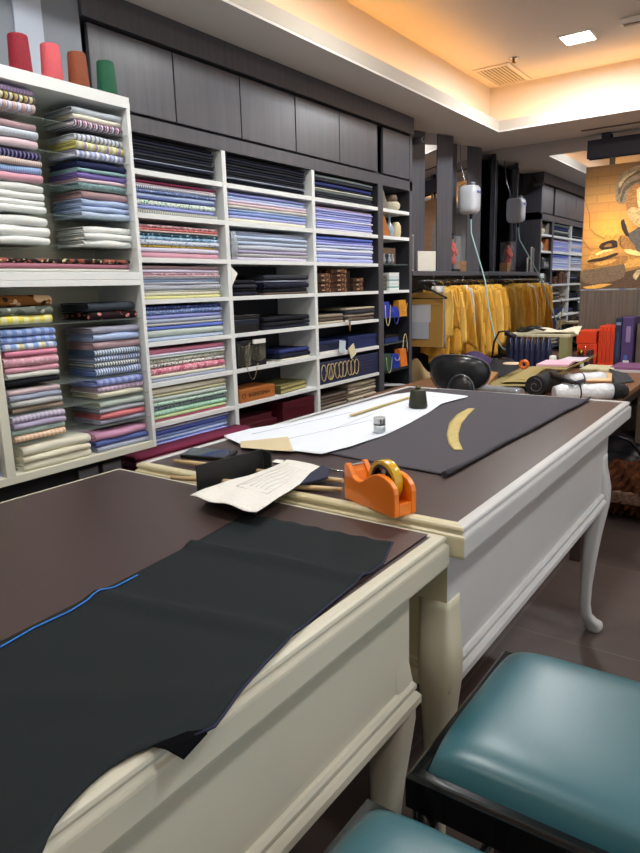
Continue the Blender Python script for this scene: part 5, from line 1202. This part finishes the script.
# black fabric roll with spiral end
r = thing('black_fabric_roll', 'black fabric roll showing its spiral end on the desk', 'fabric roll', tuple(P5(537, 390)))
p, q = P5(535, 386, DZ+.058), P5(553, 379, DZ+.058)
d = (q-p).normalized()
MB().tube([p.lerp(q, i/6) for i in range(7)], .054, 22).build('roll', mat('black_roll', '17181B', .8, bump=(300, .3)), r)
s1 = Vector((d.y, -d.x, 0)); pts = [p-d*.002+s1*math.cos(a)*(.006+.0052*a)*.9+Vector((0, 0, 1))*math.sin(a)*(.006+.0052*a)*.9 for a in [i*.5 for i in range(17)]]
MB().tube(pts, .0022, 5).build('spiral_edge', mat('grey_edge', '6A6A70', .6), r)
# white wrapped rolls
def wrapped(a, b_, z, rad, lab, cap=True):
    r = thing('wrapped_roll', lab, 'fabric roll', tuple(P5(*a)), 'white wrapped rolls on the desk')
    p, q = P5(*a, z), P5(*b_, z); m_ = p.lerp(q, .78)
    MB().tube([p.lerp(m_, i/8)+Vector((0, 0, .002*math.sin(i*2))) for i in range(9)], [rad*(.8 if i == 0 else 1+.04*math.sin(i*2.3)) for i in range(9)], 16).build('wrapping', mat('white_wrap', 'E2E6EA', .25, spec=.7, bump=(50, .8)), r)
    if cap: MB().tube([m_.lerp(q, i/4) for i in range(5)], [rad*.92, rad*.98, rad*.9, rad*.95, rad*.6], 14).build('black_end', mat('black_knit', '1A1B1E', .85, bump=(120, .9)), r)
    k_ = p.lerp(q, .32); MB().tube([k_, k_+(q-p).normalized()*.006], rad*1.08, 16).build('tie', BLACK, r)
wrapped((554, 393), (627, 391), DZ+.044, .042, 'white wrapped roll with a black end, nearest on the desk')
wrapped((564, 381), (614, 378), DZ+.052, .040, 'white wrapped roll lying behind the nearest one', cap=False)
r = thing('black_umbrella', 'short black folding umbrella lying on the white rolls', 'umbrella', tuple(P5(565, 377)))
MB().tube([P5(551, 373, DZ+.105), P5(560, 378, DZ+.105), P5(575, 383, DZ+.10)], [.016, .018, .010], 10).build('canopy_roll', BLACK, r)
MB().tube([P5(575, 383, DZ+.10), P5(584, 381, DZ+.10)], .011, 8).build('handle', mat('umbrella_handle', '2A2A30', .4), r)
one(MB().grid(lambda a, b_: tuple(P5(578+34*a, 384-12*b_, DZ+.012+.05*math.sin(PI*b_)**.5)), 14, 10, 0, .003), 'orange_parcel', mat('pale_orange_wrap', 'E2B88A', .5), 'pale orange wrapped parcel behind the white rolls', 'parcel')
r = thing('dark_cloth_heap', 'crumpled dark grey cloth at the desk edge below the albums', 'cloth', tuple(P5(612, 378)))
def heap(a, b_):
    c0 = P5(614+20*a, 385-3*a, DZ+.002); c1 = P5(607+20*a, 371+3*a, DZ+.002); p = c0.lerp(c1, b_); return (p.x, p.y, DZ+.004+.045*math.sin(PI*b_)*(1-a)**.9*(.8+.2*math.sin(a*17+b_*9))+.004)
MB().grid(heap, 22, 14, 0, .003).build('cloth', mat('dark_grey_cloth', '38383C', .8), r)
one(B(-1.13, -.93, 4.55, 4.80, DZ+.001, DZ+.03), 'folded_cream_cloth', mat('cream_fold', 'CFC6A0', .8), 'folded cream cloth lying before the orange box files', 'cloth', bevel=.008)
r = thing('kraft_envelope', 'large curled olive-brown paper envelope over the desk clutter', 'envelope', tuple(P5(540, 375)))
for k, (pts, z, cu_) in enumerate(((((478, 383), (566, 383), (597, 365), (520, 368)), DZ+.055, .20), (((500, 378), (570, 378), (596, 366), (530, 367)), DZ+.075, .16))):
    c4 = [P5(u, v, z) for u, v in pts]
    def f(a, b_, c4=c4, cu_=cu_): 
        p = c4[0].lerp(c4[1], a).lerp(c4[3].lerp(c4[2], a), b_); return (p.x, p.y, p.z+cu_*max(0, a-.6)**1.5*1.5-.03*(1-a)*(1-b_)+.005*math.sin(a*7+k))
    MB().grid(f, 22, 10, 0, .0025).build('sheet', mat('envelope_%d' % k, ('8E7E4C', 'A3925A')[k], .75), r)
pad = [P5(u, v, DZ+.112) for u, v in ((536, 366.5), (568, 367), (575, 362.5), (546, 362))]
one(MB().prism(pad, (0, 0, .014)), 'pink_pad', mat('pink_pad', 'E3B6C6', .7), 'pink paper pad on top of the kraft envelope', 'paper', bevel=.001)
pad = [P5(u, v, DZ+.104) for u, v in ((556, 361.5), (588, 362), (590, 358), (568, 357.5))]
one(MB().prism(pad, (0, 0, .005)), 'lilac_sheet', mat('lilac_sheet', 'D2C4D0', .7), 'pale lilac sheets behind the pink pad', 'paper')
r = thing('orange_tape_reel', 'small orange tape reel standing beside the pink pad', 'tape', tuple(P5(523, 365, DZ+.11)))
c = P5(524, 364.5, DZ+.14); MB().lathe([(.012, -.012), (.028, -.012), (.028, .012), (.012, .012), (.012, -.012)], tuple(c), 20, M=Matrix.Rotation(PI/2, 3, 'X'), cap=False).build('reel', mat('reel_orange', 'E0762A', .4), r)
c = P5(512, 364, DZ+.115); one(MB().lathe([(.055, 0), (.056, .004), (.045, .008)], tuple(c), 20), 'cardboard_disc', mat('pale_disc', 'D8C0A0', .7), 'pale round cardboard disc beside the orange reel', 'disc')

# ================================================================ black office chair
yC = 3.0
r = thing('office_chair', 'black leather chair with a low rounded back behind the table', 'chair', (-1.3, yC, 0))
BL = mat('chair_leather', '17181C', .3, spec=.6, coat=.1)
a, b_ = py(427, 372, yC), py(487, 372, yC); zt, zbm = py(460, 355, yC).z, py(459, 392, yC).z
cx, hw, hz, cz = (a.x+b_.x)/2, (b_.x-a.x)/2, (zt-zbm)/2, (zt+zbm)/2
def bk(a, b2):
    th = 2*PI*b2; ph = PI*(a-.5); e = .75
    ct, s_t = math.cos(th), math.sin(th); X = math.cos(ph)**.6*math.copysign(abs(ct)**e, ct); Z = math.cos(ph)**.6*math.copysign(abs(s_t)**e, s_t); Y = math.sin(ph)
    return (cx+hw*X*(1-.12*max(0, -Z)), yC+.04*Y+.05*X*X, cz+hz*Z)
MB().grid(bk, 20, 40).build('backrest', BL, r)
pts = [(cx+hw*1.005*math.copysign(abs(math.cos(t2))**.75, math.cos(t2))*(1-.12*max(0, -math.sin(t2))), yC-.012+.05*math.cos(t2)**2, cz+hz*1.005*math.copysign(abs(math.sin(t2))**.75, math.sin(t2))) for t2 in [i*2*PI/48 for i in range(48)]]
MB().tube(pts, .004, 6, closed=True).build('piping', mat('grey_piping', '6E7076', .3, metal=.5), r)
c0 = py(462, 392, yC-.12); zz = py(462, 374.5, yC-.12).z
MB().sphere((c0.x, yC-.12, zz-.085), .085, 0, 20, 12, (.80, .35, 1)).build('lumbar_cushion', BL, r)
MB().tube([(c0.x+.068*math.cos(t2), yC-.135, zz-.085+.086*math.sin(t2)) for t2 in [PI*i/20 for i in range(21)]], .003, 6).build('piping', MATS['grey_piping'], r)
def seat(a, b2):
    u, v = 2*a-1, 2*b2-1; h = max(0, (1-u**6)*(1-v**6)); return (cx+.20*u, yC-.02+.2*v+.0, .47+.05*h**.4)
MB().grid(seat, 20, 20, 0, .03).build('seat', BL, r)
MB().tube([(cx, yC+.02, cz-.04), (cx, yC+.07, .70), (cx, yC+.06, .50)], .02, 8).build('back_post', BLACK, r)
MB().tube([(cx, yC-.02, .45), (cx, yC-.02, .09)], .025, 12).build('gas_lift', STEEL, r)
for k in range(5):
    an = k*2*PI/5+.3; MB().tube([(cx, yC-.02, .10), (cx+.25*math.cos(an), yC-.02+.25*math.sin(an), .055)], [.022, .014], 8).build('base_arm', BLACK, r)
    MB().lathe([(.024, -.012), (.026, 0), (.024, .012)], (cx+.26*math.cos(an), yC-.02+.26*math.sin(an), .027), 12, M=Matrix.Rotation(PI/2, 3, 'X')).build('caster', BLACK, r)

r = thing('black_garment_heap', 'heap of folded black garments on the desk right behind the chair back', 'garments', tuple(P5(498, 372)))
def bh(a, b_):
    c0 = P5(482+40*a, 380-2*a, DZ+.002); c1 = P5(486+34*a, 366, DZ+.002); p = c0.lerp(c1, b_)
    return (p.x, p.y, DZ+.006+.085*math.sin(PI*b_)**.6*math.sin(PI*(.1+.8*a))**.5+.010*math.sin(a*15+b_*7)*math.sin(PI*b_))
MB().grid(bh, 24, 14, 0, .003).build('cloth', mat('black_cloth', '16161A', .8), r)
# ================================================================ light
w = bpy.data.worlds.new('world'); sc.world = w; w.use_nodes = True
w.node_tree.nodes['Background'].inputs[0].default_value = (.8, .88, 1, 1); w.node_tree.nodes['Background'].inputs[1].default_value = .3
def area(name, loc, size, power, col, rot=(0, 0, 0), sy=None):
    l = bpy.data.lights.new(name, 'AREA'); l.energy = power; l.color = col; l.size = size
    if sy: l.shape = 'RECTANGLE'; l.size_y = sy
    o = bpy.data.objects.new(name, l); C.objects.link(o); o.location = loc; o.rotation_euler = rot; return o
COOL = (.80, .90, 1)
PL = ((-1.18, 2.6), (-1.18, .9), (-1.18, -.8), (.6, 4.3), (.6, 2.6), (.6, .9), (.6, -.8))
for i, (x, y) in enumerate(PL):
    panel(x, y, .12, 'square ceiling panel light, one of those outside the picture', PANEL)
for (x, y), p in zip(PL+((-1.18, 4.33),), (14, 13, 2, 11, 13, 13, 2, 28)):
    area('panel_light_lamp', (x, y, UZ-.02), .22, p, (.93, .97, 1))
# daylight through the shop window on the right-hand side
area('shop_window_daylight', (RX1-.03, .9, 1.45), 1.8, 17, COOL, (0, -PI/2, PI), 3.4)
sc.view_settings.view_transform = 'Standard'; sc.view_settings.look = 'None'; sc.view_settings.gamma = 1; sc.view_settings.use_curve_mapping = False
sc.view_settings.exposure = -.10
